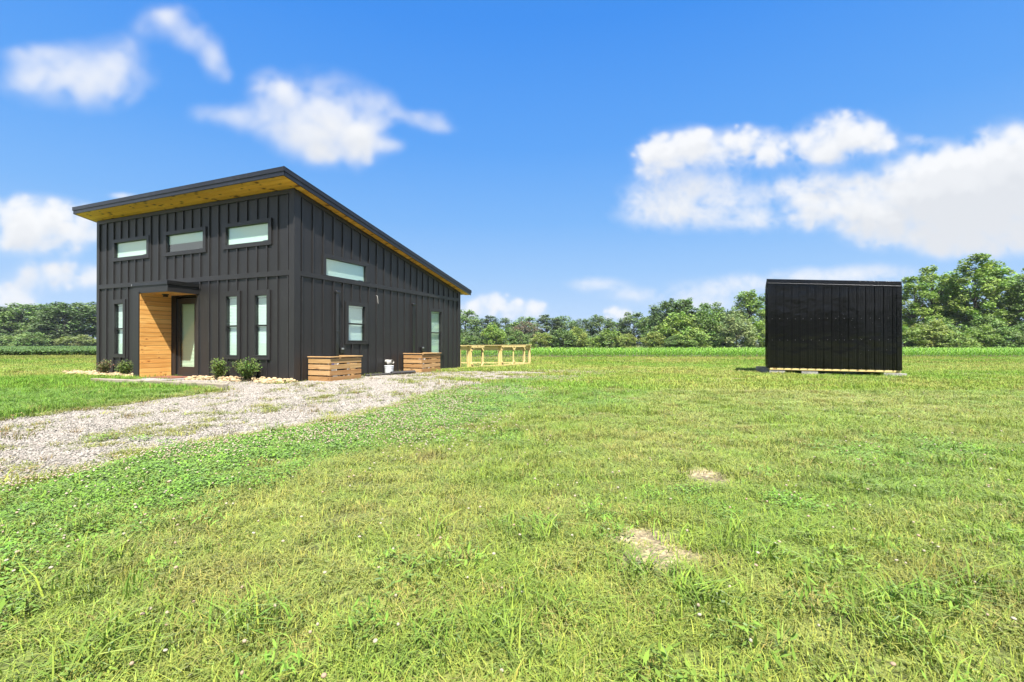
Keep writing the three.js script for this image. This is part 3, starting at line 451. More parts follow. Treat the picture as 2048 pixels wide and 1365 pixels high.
// entry: wing wall clad in boards, canopy, door
{
  const P = .785, t0 = 4.39, t1 = 4.637;
  const wing = part('entry_wing_wall', box(t1 - t0 - .016, 2.3, P - .002, (t0 + t1) / 2 + .008, 1.06, -P / 2 - .002, 0, .004), M.trim, house);
  const r = rng(17), n = 19, h = 2.17 / n, tones = [M.cladding, M.cladding.clone(), M.cladding.clone()]; tones[1].color.setRGB(.92, .86, .8); tones[2].color.setRGB(.84, .8, .74);
  for (let k = 0; k < n; k++) part('cladding_board', box(.016, h - .007, P - .03, t0 - .0005, .045 + h * (k + .5), -P / 2 - .004, r() * 9, .0025), tones[Math.floor(r() * 3)], wing);
  part('corner_board', box(.05, 2.3, .02, t0 + .022, 1.06, -P - .011, 0, .003), M.trim, wing);
  const can = part('entry_canopy', box(1.34, .035, P - .01, 3.29 + .675, 2.385, -P / 2 - .004), M.roof, house);
  part('canopy_fascia', box(1.35, .215, .024, 3.965, 2.275, -P + .012, 0, .003), M.trim, can);
  part('canopy_fascia', box(.024, .215, P - .028, 3.302, 2.275, -P / 2 + .01, 0, .003), M.trim, can);
  part('canopy_fascia', box(.024, .215, P - .028, 4.626, 2.275, -P / 2 + .01, 0, .003), M.trim, can);
  part('canopy_flashing', [box(1.39, .06, .012, 3.965, 2.385, -P - .018), box(1.39, .006, .03, 3.965, 2.352, -P - .008)], M.fascia, can);
  part('canopy_flashing', [box(.012, .085, P + .02, 3.272, 2.40, -P / 2 - .012), box(.03, .008, P + .02, 3.282, 2.353, -P / 2 - .012)], M.black, can);
  part('flashing_cap', box(.018, .05, .02, 4.668, 2.38, -P - .02), M.steel, can);
  for (let k = 0; k < 6; k++) part('ceiling_board', box(1.29, .014, .118, 3.965, 2.178, -.085 - k * .121, r() * 9, .002), tones[k % 3], can);
  const lampBase = part('porch_light', new THREE.CylinderGeometry(.075, .075, .03, 24).translate(4.0, 2.156, -.4), M.black, can);
  part('lamp_body', new THREE.CylinderGeometry(.05, .06, .05, 20).translate(4.0, 2.118, -.4), M.black, lampBase);
  const [a0, a1, y0, y1] = DOOR, mx = (a0 + a1) / 2;
  part('door_frame', [box(.045, y1 + .03, .13, a0 - .0235, (y1 + .03) / 2, .065), box(.045, y1 + .03, .13, a1 + .0235, (y1 + .03) / 2, .065), box(a1 - a0 + .09, .045, .13, mx, y1 + .0525, .065)], M.frame, house);
  const st = .115, door = part('door', [box(st, y1 - y0, .045, a0 + st / 2, (y0 + y1) / 2, .06), box(st, y1 - y0, .045, a1 - st / 2 , (y0 + y1) / 2, .06), box(a1 - a0 - 2 * st, .25, .045, mx, y0 + .125, .06), box(a1 - a0 - 2 * st, y1 - 1.94, .045, mx, (1.94 + y1) / 2, .06)], M.trim, house);
  part('glass', box(a1 - a0 - 2 * st, 1.94 - y0 - .25, .008, mx, (y0 + .25 + 1.94) / 2, .06), M.frosted, door);
  part('blind', [...Array(46)].map((_, k) => { const g = new THREE.BoxGeometry(a1 - a0 - 2 * st + .02, .002, .04); g.rotateX(-1.1); g.translate(mx, 1.93 - k * .036, .11); return g.toNonIndexed(); }), M.blind, door);
  part('handle', [box(.02, .14, .012, a1 - .055, 1.02, .03), box(.11, .018, .016, a1 - .1, 1.03, .005), box(.045, .06, .014, a1 - .055, 1.22, .03)], M.black, door);
  part('keypad', box(.045, .12, .02, 4.34, 1.25, -.012), M.black, house);
  part('casing', box(.1, y1 + .1, .03, a0 - .09, (y1 + .1) / 2 - .05, -.012, 1, .003), M.trim, house);
  part('threshold', box(a1 - a0, .025, .14, mx, .012, .03), M.steel, house);
}
// small fittings on the side wall
{
  const S = (s, y, out) => [-out, y, s];
  for (const [s, y1, lbl] of [[1.31, 2.2], [4.69, 2.13]]) { const c = part('pipe_cover', box(.075, y1 - .35, .105, -.0375, (y1 + .35) / 2, s, 0, .012), M.black, house); part('wall_cap', box(.11, .07, .15, -.055, y1 + .02, s, 0, .02), M.black, c); part('joint_band', box(.084, .05, .115, -.042, y1 * .55, s, 0, .008), M.black, c); }
  for (const [s, y] of [[1.47, .72], [5.2, .71]]) { const b = part('disconnect_box', box(.09, .15, .12, -.045, y, s, 0, .01), M.black, house); part('cover', box(.02, .045, .08, -.098, y + .045, s, 0, .006), M.steel, b); }
  const wire = (pts) => new THREE.TubeGeometry(new THREE.CatmullRomCurve3(pts.map((p) => new THREE.Vector3(...p))), 14, .006, 5);
  part('loose_cable', [wire([S(2.91, 2.28, .0), S(2.92, 2.25, .05), S(2.93, 2.16, .03), S(2.95, 2.05, .05)]), wire([S(2.92, 2.26, .02), S(2.94, 2.17, .05), S(2.99, 2.09, .03)])].map((g) => g.toNonIndexed()), M.white, house);
  const v = part('dryer_vent', new THREE.CylinderGeometry(.052, .052, .16, 18).rotateZ(Math.PI / 2).translate(-.08, .37, 3.33), M.white, house);
  const hood = new THREE.CylinderGeometry(.062, .085, .15, 18, 1, true).rotateZ(Math.PI / 2.6).translate(-.2, .345, 3.33); part('hood', hood, M.white, v);
}
// stoop and mat
{ const s = atHouse(thing('door_step', 'pale concrete step in front of the black entry door', 'step'), 3.85, -.55); part('slab', box(1.45, .07, 1.06, 0, .0, 0, 0, .008), M.concrete, s); }
{ const s = atHouse(thing('door_mat', 'reddish brown slatted wooden mat lying at the entry door', 'mat'), 3.82, -.4, .046); for (let k = 0; k < 5; k++) part('slat', box(1.0, .018, .1, 0, 0, -.22 + k * .112, k * 2.1, .003), M.decking, s); }
// timbers edging the gravel apron
{
  const e = [[-9.41, 10.73], [-7.86, 10.2], [-7.83, 10.19], [-6.1, 9.55], [-6.08, 9.52], [-5.55, 9.27]], L = ['weathered grey timber at the left end of the gravel apron edging', 'weathered grey timber in the middle of the gravel apron edging', 'short weathered timber ending where the edging meets the drive'];
  for (let k = 0; k < 3; k++) { const [x0, d0] = e[2 * k], [x1, d1] = e[2 * k + 1], l = Math.hypot(x1 - x0, d1 - d0), t = thing('landscape_timber', L[k], 'timber', 'timbers edging the gravel apron'); t.position.set((x0 + x1) / 2, 0, -(d0 + d1) / 2); t.rotation.y = Math.atan2(d1 - d0, x1 - x0); part('beam', box(l, .16, .11, 0, .045, 0, k * 3.3, .016), M.timber, t); }
}
// crates of slats round the two outdoor units
function slatCrate(s0, label, k0) {
  const g = atHouse(thing('slatted_screen', label, 'wooden screen', 'slatted screens on the side wall'), -.02, s0), P = .69, Q = 1.07, H = .58, r = rng(k0), tones = [M.crate, M.crate.clone(), M.crate.clone()]; tones[1].color.setRGB(.8, .72, .62); tones[2].color.setRGB(.92, .95, .88);
  for (let k = 0; k < 4; k++) {
    const y = .045 + k * .141, hh = .108 + .005 * r();
    part('slat', box(P - .02, hh, .02, -P / 2, y + .02, 0, r() * 9, .003), tones[Math.floor(r() * 3)], g);
    part('slat', box(.02, hh, Q, -P + .01, y + .02 + (r() - .5) * .006, Q / 2 - .01, r() * 9, .003), tones[Math.floor(r() * 3)], g);
    part('slat', box(P - .02, hh, .02, -P / 2, y + .02, Q - .02, r() * 9, .003), tones[Math.floor(r() * 3)], g);
  }
  for (const [x, z] of [[-P + .05, .04], [-.06, .04], [-P + .05, Q - .06], [-.06, Q - .06], [-P + .05, Q * .52]]) part('post', box(.04, H - .03, .045, x, H / 2 - .03, z, r() * 5), M.crate, g);
  part('top_board', box(P + .03, .026, .1, -P / 2 - .015, H + .004, .02, 1.2, .004), M.crate, g); part('top_board', box(.1, .026, Q - .06, -P + .02, H + .004, Q / 2 + .04, 4.2, .004), tones[2], g); part('top_board', box(P - .12, .026, .1, -P / 2 + .07, H + .005, Q - .03, 3.1, .004), M.crate, g);
  return g;
}
function unit(s0, label) {
  const g = atHouse(thing('outdoor_unit', label, 'air conditioner', 'outdoor units inside the slatted screens'), -.34, s0 + .53);
  part('cabinet', box(.28, .5, .76, 0, .27, 0, 0, .02), M.white, g);
  const ring = part('fan_guard', new THREE.TorusGeometry(.19, .012, 6, 28).rotateY(Math.PI / 2).translate(-.148, .27, .09), M.white, g); part('fan_opening', new THREE.CylinderGeometry(.18, .18, .006, 28).rotateZ(Math.PI / 2).translate(-.142, .27, .09), M.frame, ring);
  part('rating_label', box(.002, .05, .14, -.142, .40, -.24), M.blue, g); part('grille', [...Array(6)].map((_, k) => box(.16, .012, .004, 0, .16 + k * .05, -.383)), M.frame, g); part('foot', box(.3, .03, .05, 0, .012, -.28), M.rubber, g); part('foot', box(.3, .03, .05, 0, .012, .28), M.rubber, g);
}
slatCrate(.396, 'slatted wooden screen box on the side wall near the front corner', 3); slatCrate(4.204, 'slatted wooden screen box on the side wall near the back corner', 8);
unit(.396, 'white outdoor unit inside the screen box near the front corner'); unit(4.204, 'white outdoor unit inside the screen box near the back corner');
// bucket and drain pipe
{
  const b = thing('bucket', 'white plastic bucket standing by the side wall', 'bucket'); b.position.set(-3.54, 0, -13.76);
  const prof = [[.0, .0], [.108, .0], [.112, .006], [.127, .205], [.133, .207], [.133, .217], [.128, .219], [.129, .245], [.136, .247], [.136, .262], [.128, .265], [.124, .26], [.108, .012], [0, .012]].map(([x, y]) => new THREE.Vector2(x, y));
  part('pail', new THREE.LatheGeometry(prof, 36), new THREE.MeshStandardMaterial({ color: lin(.62, .64, .66), roughness: .4 }), b); part('label_patch', new THREE.CylinderGeometry(.124, .1165, .09, 20, 1, true, 5.2, 1.3).translate(0, .08, 0), new THREE.MeshStandardMaterial({ color: lin(.42, .6, .66), roughness: .5, side: THREE.DoubleSide }), b);
  part('bail_handle', new THREE.TorusGeometry(.134, .003, 5, 24, Math.PI).rotateX(-.35 - Math.PI).translate(0, .205, 0), M.steel, b); b.rotation.y = 2.4;
  const pipe = (label, pts, R) => { const t = thing('drain_pipe', label, 'pipe', 'drain pipes by the side wall'), c = new THREE.CatmullRomCurve3(pts.map(([x, y, d]) => new THREE.Vector3(x, y, -d))), n = 220, g = new THREE.TubeGeometry(c, n, R, 14), p = g.attributes.position, nn = g.attributes.normal; for (let i = 0; i <= n; i++) { const k = (i % 3 === 0 ? -.006 : .003); for (let j = 0; j <= 14; j++) { const q = i * 15 + j; p.setXYZ(q, p.getX(q) + nn.getX(q) * k, p.getY(q) + nn.getY(q) * k, p.getZ(q) + nn.getZ(q) * k); } } g.computeVertexNormals(); part('corrugated_tube', g, M.rubber, t); };
  pipe('thin black corrugated pipe lying along the foot of the side wall', [[-3.95, .03, 12.85], [-3.8, .035, 13.1], [-3.6, .035, 13.35], [-3.42, .04, 13.5]], .038);
  pipe('thick black corrugated pipe lying in front of the white bucket', [[-3.42, .05, 13.5], [-3.3, .055, 13.62], [-3.1, .055, 13.85], [-2.9, .045, 14.2]], .055);
}

// ------------------------------------------------------------------ shed on blocks
{
  const { x, d, turn, w, depth } = SHEDP, s = thing('metal_shed', 'black ribbed metal shed raised on concrete blocks', 'shed'); s.position.set(x, 0, -d); s.rotation.y = -turn;
  const yT = (a) => lerp(2.70, 2.445, a / w), y0 = .185;
  const sheet = (a0, a1, pitch, place) => { // a ribbed sheet; profile (a, out)
    const pr = [], N = Math.round((a1 - a0) / pitch);
    for (let k = 0; k < N; k++) { const o = a0 + k * pitch; for (const [q, z] of [[0, .0], [.008, .0], [.022, .027], [.040, .027], [.056, 0], [.098, 0], [.102, .006], [.110, .006], [.114, 0], [.142, 0], [.146, .006], [.154, .006], [.158, 0]]) pr.push([o + q * pitch / .196, z]); } pr.push([a1, 0]);
    const P = [], U = []; for (let i = 0; i < pr.length - 1; i++) { const [a, p] = pr[i], [b, q] = pr[i + 1], A = [place(a, y0, p), place(b, y0, q), place(b, yT(b), q), place(a, yT(a), p)]; P.push(...A[0], ...A[1], ...A[2], ...A[0], ...A[2], ...A[3]); U.push(a, y0, b, y0, b, yT(b), a, y0, b, yT(b), a, yT(a)); }
    const g = new THREE.BufferGeometry(); g.setAttribute('position', new THREE.Float32BufferAttribute(P, 3)); g.setAttribute('uv', new THREE.Float32BufferAttribute(U, 2)); g.computeVertexNormals(); return g;
  };
  const pitch = w / 16;
  part('wall_core', (() => { const sh = new THREE.Shape([[.02, .2], [w - .02, .2], [w - .02, yT(w) - .02], [.02, yT(0) - .02]].map((p) => new THREE.Vector2(...p))); return new THREE.ExtrudeGeometry(sh, { depth: depth - .06, bevelEnabled: false }).translate(0, 0, -depth + .03); })(), M.black, s);
  for (let k = 0; k < 4; k++) part('wall_panel', sheet(k * 4 * pitch, (k + 1) * 4 * pitch, pitch, (a, y, o) => [a, y, .004 + o]), M.shed, s);
  for (let k = 0; k < 3; k++) part('wall_panel', sheet(k * depth / 3, (k + 1) * depth / 3, depth / 12, (a, y, o) => [-.002 - o, y > 1 ? yT(0) : y, -a]), M.shed, s);
  part('wall_panel', sheet(0, depth, depth / 12, (a, y, o) => [w + .002 + o, y > 1 ? yT(w) : y, -a]), M.shed, s);
  part('corner_trim', box(.075, yT(0) - y0, .012, .0375, (yT(0) + y0) / 2, .038, 0, .003), M.shed, s); part('corner_trim', box(.09, yT(w) - y0, .012, w - .045, (yT(w) + y0) / 2, .038, 0, .003), M.shed, s);
  const ang = Math.atan2(yT(w) - yT(0), w), L = w / Math.cos(ang), bar = (hh, th, dy, z, extra = 0) => box(L + extra, hh, th, 0, 0, 0, 0, .003).rotateZ(ang).translate(w / 2, (yT(0) + yT(w)) / 2 + dy, z);
  part('roof_sheet', box(L + .05, .02, depth + .12, 0, 0, 0).rotateZ(ang).translate(w / 2, (yT(0) + yT(w)) / 2 + .075, -depth / 2), M.shed, s);
  part('edge_trim', bar(.10, .02, .022, .052, .012), M.shed, s); part('drip_lip', bar(.012, .022, -.036, .06, .008), M.steel.clone(), s).material.color.setRGB(.12, .12, .13);
  part('floor_beam', box(w - .03, .05, .045, w / 2 + .01, .16, -.012, 2, .004), M.pine, s); part('floor_beam', box(.045, .07, depth - .06, .06, .152, -depth / 2, 1, .004), M.pine, s);
  part('floor_beam', box(.045, .07, depth - .06, w - .06, .152, -depth / 2, 1, .004), M.pine, s);
  const r = rng(8), sc = []; for (let k = 0; k < 16; k++) for (const y of [.205, 1.0, 1.62]) { sc.push(new THREE.SphereGeometry(.0085, 6, 4).translate(k * pitch + pitch * .165 * 3.6, y + (r() - .5) * .02 - .05 * (k / 16) * (y > 1.5 ? 1 : 0), .007).toNonIndexed()); }
  for (let k = 0; k < 12; k++) sc.push(new THREE.SphereGeometry(.006, 5, 4).translate(w * (.55 + .42 * r()), .5 + 1.2 * r(), .007).toNonIndexed());
  tag(part('screws', sc, new THREE.MeshStandardMaterial({ color: lin(.12, .12, .12), metalness: .6, roughness: .4 }), s), null, null, null, 'stuff');
  const block = (label, lx, lz, ry, hh, hollow) => {
    const b = thing('concrete_block', label, 'block', 'concrete blocks at the shed'), q = new THREE.Vector3(lx, 0, lz).applyAxisAngle(new THREE.Vector3(0, 1, 0), -turn); b.position.set(x + q.x, 0, -d + q.z); b.rotation.y = -turn + ry;
    const y = hh / 2 - .02, H = hh + .04; part('shell', hollow ? [box(.4, H, .035, 0, y, .08), box(.4, H, .035, 0, y, -.08), box(.4, .035, .125, 0, y + H / 2 - .0175, 0), box(.4, .035, .125, 0, y - H / 2 + .0175, 0), box(.035, H - .07, .125, 0, y, 0)] : box(.4, H, .19, 0, y, 0, 0, .006), M.concrete, b);
  };
  block('concrete block under the shed front, at its left end', .24, -.10, 0, .117); block('concrete block under the shed front, second from the left', 1.05, -.10, 0, .117); block('concrete block under the shed front, at its right end', w - .18, -.06, .05, .117);
  block('concrete block under the back of the shed', .3, -depth + .2, 0, .117); block('concrete block under the back right of the shed', w - .3, -depth + .2, 0, .117);
  block('hollow grey concrete block lying in the shade left of the shed', -.1, -.5, -.62 + turn, .2, true);
  block('concrete block poking out past the shed right end', w - .06, -.16, .5, .1);
}

// ------------------------------------------------------------------ pine fence and gates behind the house
{
  const A = [-2.03, 18.25], D = [.51925, .85462], turn = Math.atan2(.85462, .51925), base = -.16, top = .80;
  const at = (g, s) => { g.position.set(A[0] + D[0] * s, 0, -(A[1] + D[1] * s)); g.rotation.y = turn; return g; };
  const mesh = (a, b, y0, y1, z) => { const o = []; const cyl = (l) => new THREE.BoxGeometry(.004, l, .004).toNonIndexed(); for (let x = a; x <= b; x += .1) o.push(cyl(y1 - y0).translate(x, (y0 + y1) / 2, z)); for (let y = y0; y <= y1; y += .1) o.push(cyl(b - a).rotateZ(Math.PI / 2).translate((a + b) / 2, y, z + .004)); return o; };
  const f = at(thing('yard_fence', 'pale pine fence with cap rail and wire panels beside the house', 'fence'), 0);
  for (const s of [.045, .62, 1.56, 2.86, 4.97, 5.5]) part('post', box(.08, top - base, .08, s, (top + base) / 2, 0, s * 3, .004), M.pine, f);
  part('cap_rail', box(5.56, .024, .17, 2.78, top + .012, .035, 2, .004), M.pine, f);
  for (const [a, b] of [[.09, .575], [1.605, 2.815], [5.015, 5.455]]) { part('rail', box(b - a, .15, .035, (a + b) / 2, top - .095, -.02, a * 7, .003), M.pine, f); part('kick_board', box(b - a, .07, .035, (a + b) / 2, base + .10, 0, a * 5, .003), M.pine, f); tag(part('wire_panel', mesh(a + .02, b - .02, base + .12, top - .17, .01), M.steel, f), null, null, null, 'stuff'); }
  const gate = (s0, s1, cols, label) => {
    const g = at(thing('fence_gate', label, 'gate', 'gates in the pine fence'), s0), w = s1 - s0, y0 = -.09, y1 = top - .01, z = .075, bw = .066;
    for (let k = 0; k <= cols; k++) part('stile', box(bw, y1 - y0, .035, bw / 2 + (w - bw) * k / cols, (y0 + y1) / 2, z, k * 3, .003), M.pine, g);
    part('rail', box(w, bw, .03, w / 2, y1 - bw / 2, z + .034, 1, .003), M.pine, g); part('rail', box(w, bw, .03, w / 2, y0 + bw / 2, z + .034, 5, .003), M.pine, g);
    for (let k = 0; k < cols; k++) { const a = bw + (w - bw) * k / cols, b = (w - bw) * (k + 1) / cols; for (const [cx, cy, sg] of [[a, y1 - bw, -1], [b, y1 - bw, 1], [a, y0 + bw, 1], [b, y0 + bw, -1]]) part('corner_brace', box(.25, .06, .028, 0, 0, 0, cx * 5, .003).rotateZ(-sg * Math.PI / 4).translate(cx + (cx === a ? .05 : -.05), cy + (cy > .3 ? -.05 : .05), z + .03), M.pine, g); tag(part('wire_panel', mesh(a, b, y0 + bw, y1 - bw, z - .024), M.steel, g), null, null, null, 'stuff'); }
    for (const y of [y0 + .1, y1 - .1]) part('hinge', box(.16, .03, .008, .04, y, z + .055), M.black, g);
  };
  gate(.655, 1.535, 1, 'single pine gate with braced corners nearest the house'); gate(2.87, 4.95, 2, 'double width pine gate with braced corners and a centre post');
  const bf = thing('back_fence', 'pine fence line farther back behind the gates', 'fence'); bf.position.set(.86, 0, -23.15); bf.rotation.y = Math.PI - .1;
  for (const s of [.0, 1.5, 3.05, 4.6]) part('post', box(.09, top - base - .08, .09, s, (top + base) / 2 - .04, 0, s, .004), M.pine, bf);
  part('rail', box(4.6, .15, .035, 2.3, .62, .06, 2, .003), M.pine, bf); part('cap_rail', box(4.7, .03, .16, 2.3, .735, .0, 4, .003), M.pine, bf); part('kick_board', box(4.6, .1, .03, 2.3, -.08, .06, 3), M.pine, bf);
}

// ------------------------------------------------------------------ shrubs at the front wall
function shrub(t, s, w, h, label, colors, seed) {
  const g = atHouse(thing('shrub', label, 'shrub', 'shrubs in the river rock bed'), t, s, .0), r = rng(seed), P = [], C = [], st = [];
  const nS = 26; for (let k = 0; k < nS; k++) {
    const a = r() * 6.283, lean = .2 + .8 * r(), tip = new THREE.Vector3(Math.cos(a) * w * .47 * lean, h * (.62 + .4 * r()) * (1.08 - .3 * lean * lean), Math.sin(a) * w * .4 * lean), midp = tip.clone().multiplyScalar(.5).add(new THREE.Vector3(0, h * .05, 0)).multiply(new THREE.Vector3(.8, 1, .8));
    const c = new THREE.CatmullRomCurve3([new THREE.Vector3(Math.cos(a) * .02, -.02, Math.sin(a) * .02), midp, tip]); st.push(new THREE.TubeGeometry(c, 5, .004, 4).toNonIndexed());
    const nL = Math.round(80 * (w / .5)); for (let i = 0; i < nL; i++) {
      const q = .22 + .78 * r() ** .7, p = c.getPoint(q), sp = .055 + .03 * q; p.add(new THREE.Vector3((r() - .5) * sp * 2, (r() - .5) * sp * 2, (r() - .5) * sp * 2)); p.y = Math.max(.03, p.y);
      const dir = r() * 6.283, up = -.2 + 1.1 * r(), L = .026 + .018 * r(), f = new THREE.Vector3(Math.cos(dir) * Math.cos(up), Math.sin(up), Math.sin(dir) * Math.cos(up)), l = new THREE.Vector3(-Math.sin(dir), (r() - .5) * .8, Math.cos(dir)).normalize();
      const pt = (u, v) => [p.x + f.x * u * L + l.x * v * L, p.y + f.y * u * L + l.y * v * L, p.z + f.z * u * L + l.z * v * L]; P.push(...pt(-.6, 0), ...pt(0, .36), ...pt(0, -.36), ...pt(0, .36), ...pt(.7, 0), ...pt(0, -.36));
      const cc = mix3(colors[Math.floor(r() * colors.length)], [.2, .22, .05], r() < .12 ? .8 : 0).map((v) => v * (.8 + .4 * r())); for (let j = 0; j < 6; j++) C.push(...cc);
    }
  }
  const geo = new THREE.BufferGeometry(); geo.setAttribute('position', new THREE.Float32BufferAttribute(P, 3)); geo.setAttribute('color', new THREE.Float32BufferAttribute(C, 3)); geo.setAttribute('uv', new THREE.Float32BufferAttribute(new Float32Array(P.length / 3 * 2), 2)); geo.computeVertexNormals();
  part('foliage', geo, leafMat(1, 1, 1, .3, .75), g); part('stems', st, M.bark, g);
}
shrub(6.9, -.28, .44, .42, 'small sparse shrub with reddish leaf tips at the left house corner', [[.11, .16, .035], [.14, .19, .04], [.28, .17, .09]], 1);
shrub(5.8, -.36, .4, .42, 'small green shrub between the narrow window and the entry', [[.12, .2, .03], [.16, .24, .04]], 2);
shrub(2.2, -.24, .44, .5, 'upright medium shrub under the middle narrow window', [[.13, .22, .03], [.19, .28, .045]], 3);
shrub(1.15, -.3, .84, .5, 'widest bushy shrub under the narrow window near the house corner', [[.11, .2, .03], [.17, .26, .04], [.13, .22, .035]], 4);

// ------------------------------------------------------------------ trees
function crownGeo(seed, { n, leaf, rx, ry, y0, clumps, open = 0, bottom = .15, flat = .75, taper = 0 }) {
  const r = rng(seed), P = [], C = [], K = [];
  for (let k = 0; k < clumps; k++) {
    let q; do { q = [r() * 2 - 1, r() * 2 - 1, r() * 2 - 1]; } while (q[0] ** 2 + q[1] ** 2 + q[2] ** 2 > 1);
    const l = Math.hypot(...q), f = lerp(l, 1, .55 - .3 * r()) / l, wob = .8 + .4 * r(), sh = 1 - taper * Math.max(0, q[1] * f), y = y0 + ry * (q[1] * f * (q[1] < 0 ? 1 - bottom : 1));
    K.push([q[0] * f * rx * wob * sh, y * (.94 + .12 * r()), q[2] * f * rx * wob * sh, (.16 + .17 * r()) * (1 - open * .35) * Math.min(rx, ry), .82 + .36 * r(), r()]);
  }
  for (let i = 0; i < n; i++) {
    const [kx, ky, kz, kr, tone, hue] = K[Math.floor(r() * clumps)]; let q; do { q = [r() * 2 - 1, r() * 2 - 1, r() * 2 - 1]; } while (q[0] ** 2 + q[1] ** 2 + q[2] ** 2 > 1);
    const l = Math.hypot(...q) || 1, f = lerp(1, .75 / l, .5 * r()); const cx = kx + q[0] * kr * 1.25 * f, cy = ky + q[1] * kr * flat * f, cz = kz + q[2] * kr * 1.25 * f, dir = Math.atan2(q[2], q[0]) + (r() - .5) * 2.2, tilt = -.5 + .9 * r() + .5 * q[1], L = leaf * (.6 + .8 * r());
    const fx = [Math.cos(dir) * Math.cos(tilt), Math.sin(tilt), Math.sin(dir) * Math.cos(tilt)], s = [-Math.sin(dir), (r() - .5) * 1.2, Math.cos(dir)], pt = (u, v) => [cx + fx[0] * u * L + s[0] * v * L, cy + fx[1] * u * L + s[1] * v * L, cz + fx[2] * u * L + s[2] * v * L];
    P.push(...pt(-.5, 0), ...pt(0, .38), ...pt(0, -.38), ...pt(0, .38), ...pt(.55, 0), ...pt(0, -.38)); const k = tone * (.8 + .4 * r()), w = 1 + .3 * (hue - .5); for (let j = 0; j < 6; j++) C.push(k * w, k, k * .95);
  }
  const g = new THREE.BufferGeometry(); g.setAttribute('position', new THREE.Float32BufferAttribute(P, 3)); g.setAttribute('color', new THREE.Float32BufferAttribute(C, 3)); g.setAttribute('uv', new THREE.Float32BufferAttribute(new Float32Array(P.length / 3 * 2), 2)); g.computeVertexNormals(); g.userData = { K }; return g;
}
function limbs(crown, seed, base, h, rad, count) { // a tapered trunk with limbs that reach into the clumps
  const r = rng(seed), o = []; const taper = (pts, r0, r1, seg, sides) => { const c = new THREE.CatmullRomCurve3(pts), g = new THREE.TubeGeometry(c, seg, 1, sides), p = g.attributes.position; for (let i = 0; i <= seg; i++) { const q = c.getPointAt(i / seg), k = lerp(r0, r1, i / seg); for (let j = 0; j <= sides; j++) { const m = i * (sides + 1) + j; p.setXYZ(m, q.x + (p.getX(m) - q.x) * k, q.y + (p.getY(m) - q.y) * k, q.z + (p.getZ(m) - q.z) * k); } } g.computeVertexNormals(); return g.toNonIndexed(); };
  const V = (x, y, z) => new THREE.Vector3(x, y, z), lean = [(r() - .5) * .5, (r() - .5) * .5];
  o.push(taper([V(0, base, 0), V(lean[0] * .4, h * .4, lean[1] * .4), V(lean[0], h * .95, lean[1])], rad, rad * .25, 8, 7));
  for (const [x, y, z] of crown.userData.K.slice(0, count)) { const s = clamp(y / h * .65, .15, .8); o.push(taper([V(lean[0] * s, h * s, lean[1] * s), V(x * .45, lerp(h * s, y, .6), z * .45), V(x, y, z)], rad * .38, rad * .08, 5, 5)); }
  return mergeGeometries(o);
}
const kinds = { // unit heights in metres, scaled to each tree
  oak: [1, 2, 3].map((k) => { const c = crownGeo(100 + k, { n: 7600, leaf: .34, rx: 3.4, ry: 4.1, y0: 4.5, clumps: 120, bottom: .0 }); return { h: 9, w: 3.9, c, t: limbs(c, k, -.3, 7.5, .22, 14) }; }),
  poplar: [1, 2, 3].map((k) => { const c = crownGeo(120 + k, { n: 15000, leaf: .27, rx: 3.1, ry: 5.5, y0: 6.1, clumps: 150, open: .7, bottom: .0, flat: .8, taper: .25 }); return { h: 12, w: 3.5, c, t: limbs(c, 10 + k, -.3, 10.5, .2, 40) }; }),
  bush: [1, 2, 3].map((k) => { const c = crownGeo(140 + k, { n: 5600, leaf: .17, rx: 1.7, ry: 1.6, y0: 1.4, clumps: 80, bottom: .0, taper: .25 }); return { h: 3.2, w: 2.0, c, t: limbs(c, 20 + k, -.3, 2.2, .07, 16) }; }),
  bare: [1].map((k) => { const c = crownGeo(160 + k, { n: 2600, leaf: .17, rx: 1.9, ry: 2.2, y0: 2.7, clumps: 80, bottom: 0, open: 1 }); return { h: 5, w: 2.3, c, t: limbs(c, 30 + k, -.3, 4.4, .1, 70) }; }),
};
const leafTone = { dark: leafMat(.10, .175, .042), mid: leafMat(.15, .255, .048), light: leafMat(.225, .345, .054), yellow: leafMat(.26, .335, .06), grey: leafMat(.135, .212, .06), pale: leafMat(.24, .31, .115), brown: leafMat(.20, .165, .10) };
const ord = ['first', 'second', 'third', 'fourth', 'fifth', 'sixth', 'seventh', 'eighth', 'ninth', 'tenth', 'eleventh', 'twelfth', 'thirteenth', 'fourteenth', 'fifteenth', 'sixteenth'];
let treeNo = 0;
function tree(name, kind, tone, [x, d, h, w], label, group, cat = 'tree') {
  const v = kinds[kind][treeNo++ % kinds[kind].length], t = thing(name, label, cat, group), r = rng(treeNo * 7); t.position.set(x, -.13, -d); t.rotation.y = r() * 6.283; t.scale.set(w / v.w, h / v.h, w / v.w);
  part('trunk', v.t, M.bark, t); part('crown', v.c, leafTone[tone], t);
}
[[-128.2, 112, 10.4, 8.2], [-126.4, 118, 10.4, 6.2], [-110.6, 108, 10.3, 5.6], [-108.8, 113, 11.1, 5.8], [-98, 105, 10.3, 5.4], [-96.5, 110, 10.9, 5.6], [-94.8, 114, 11.4, 6.2], [-118, 109, 10, 6], [-103.5, 107, 9.6, 5.4]].sort((a, b) => a[0] - b[0]).forEach((p, i) => tree('woodland_tree', i % 3 === 2 ? 'poplar' : 'oak', ['dark', 'mid', 'dark', 'mid'][i % 4], p, `dark leafy tree in the wood left of the house, ${ord[i]} from the left`, 'trees of the wood left of the house'));
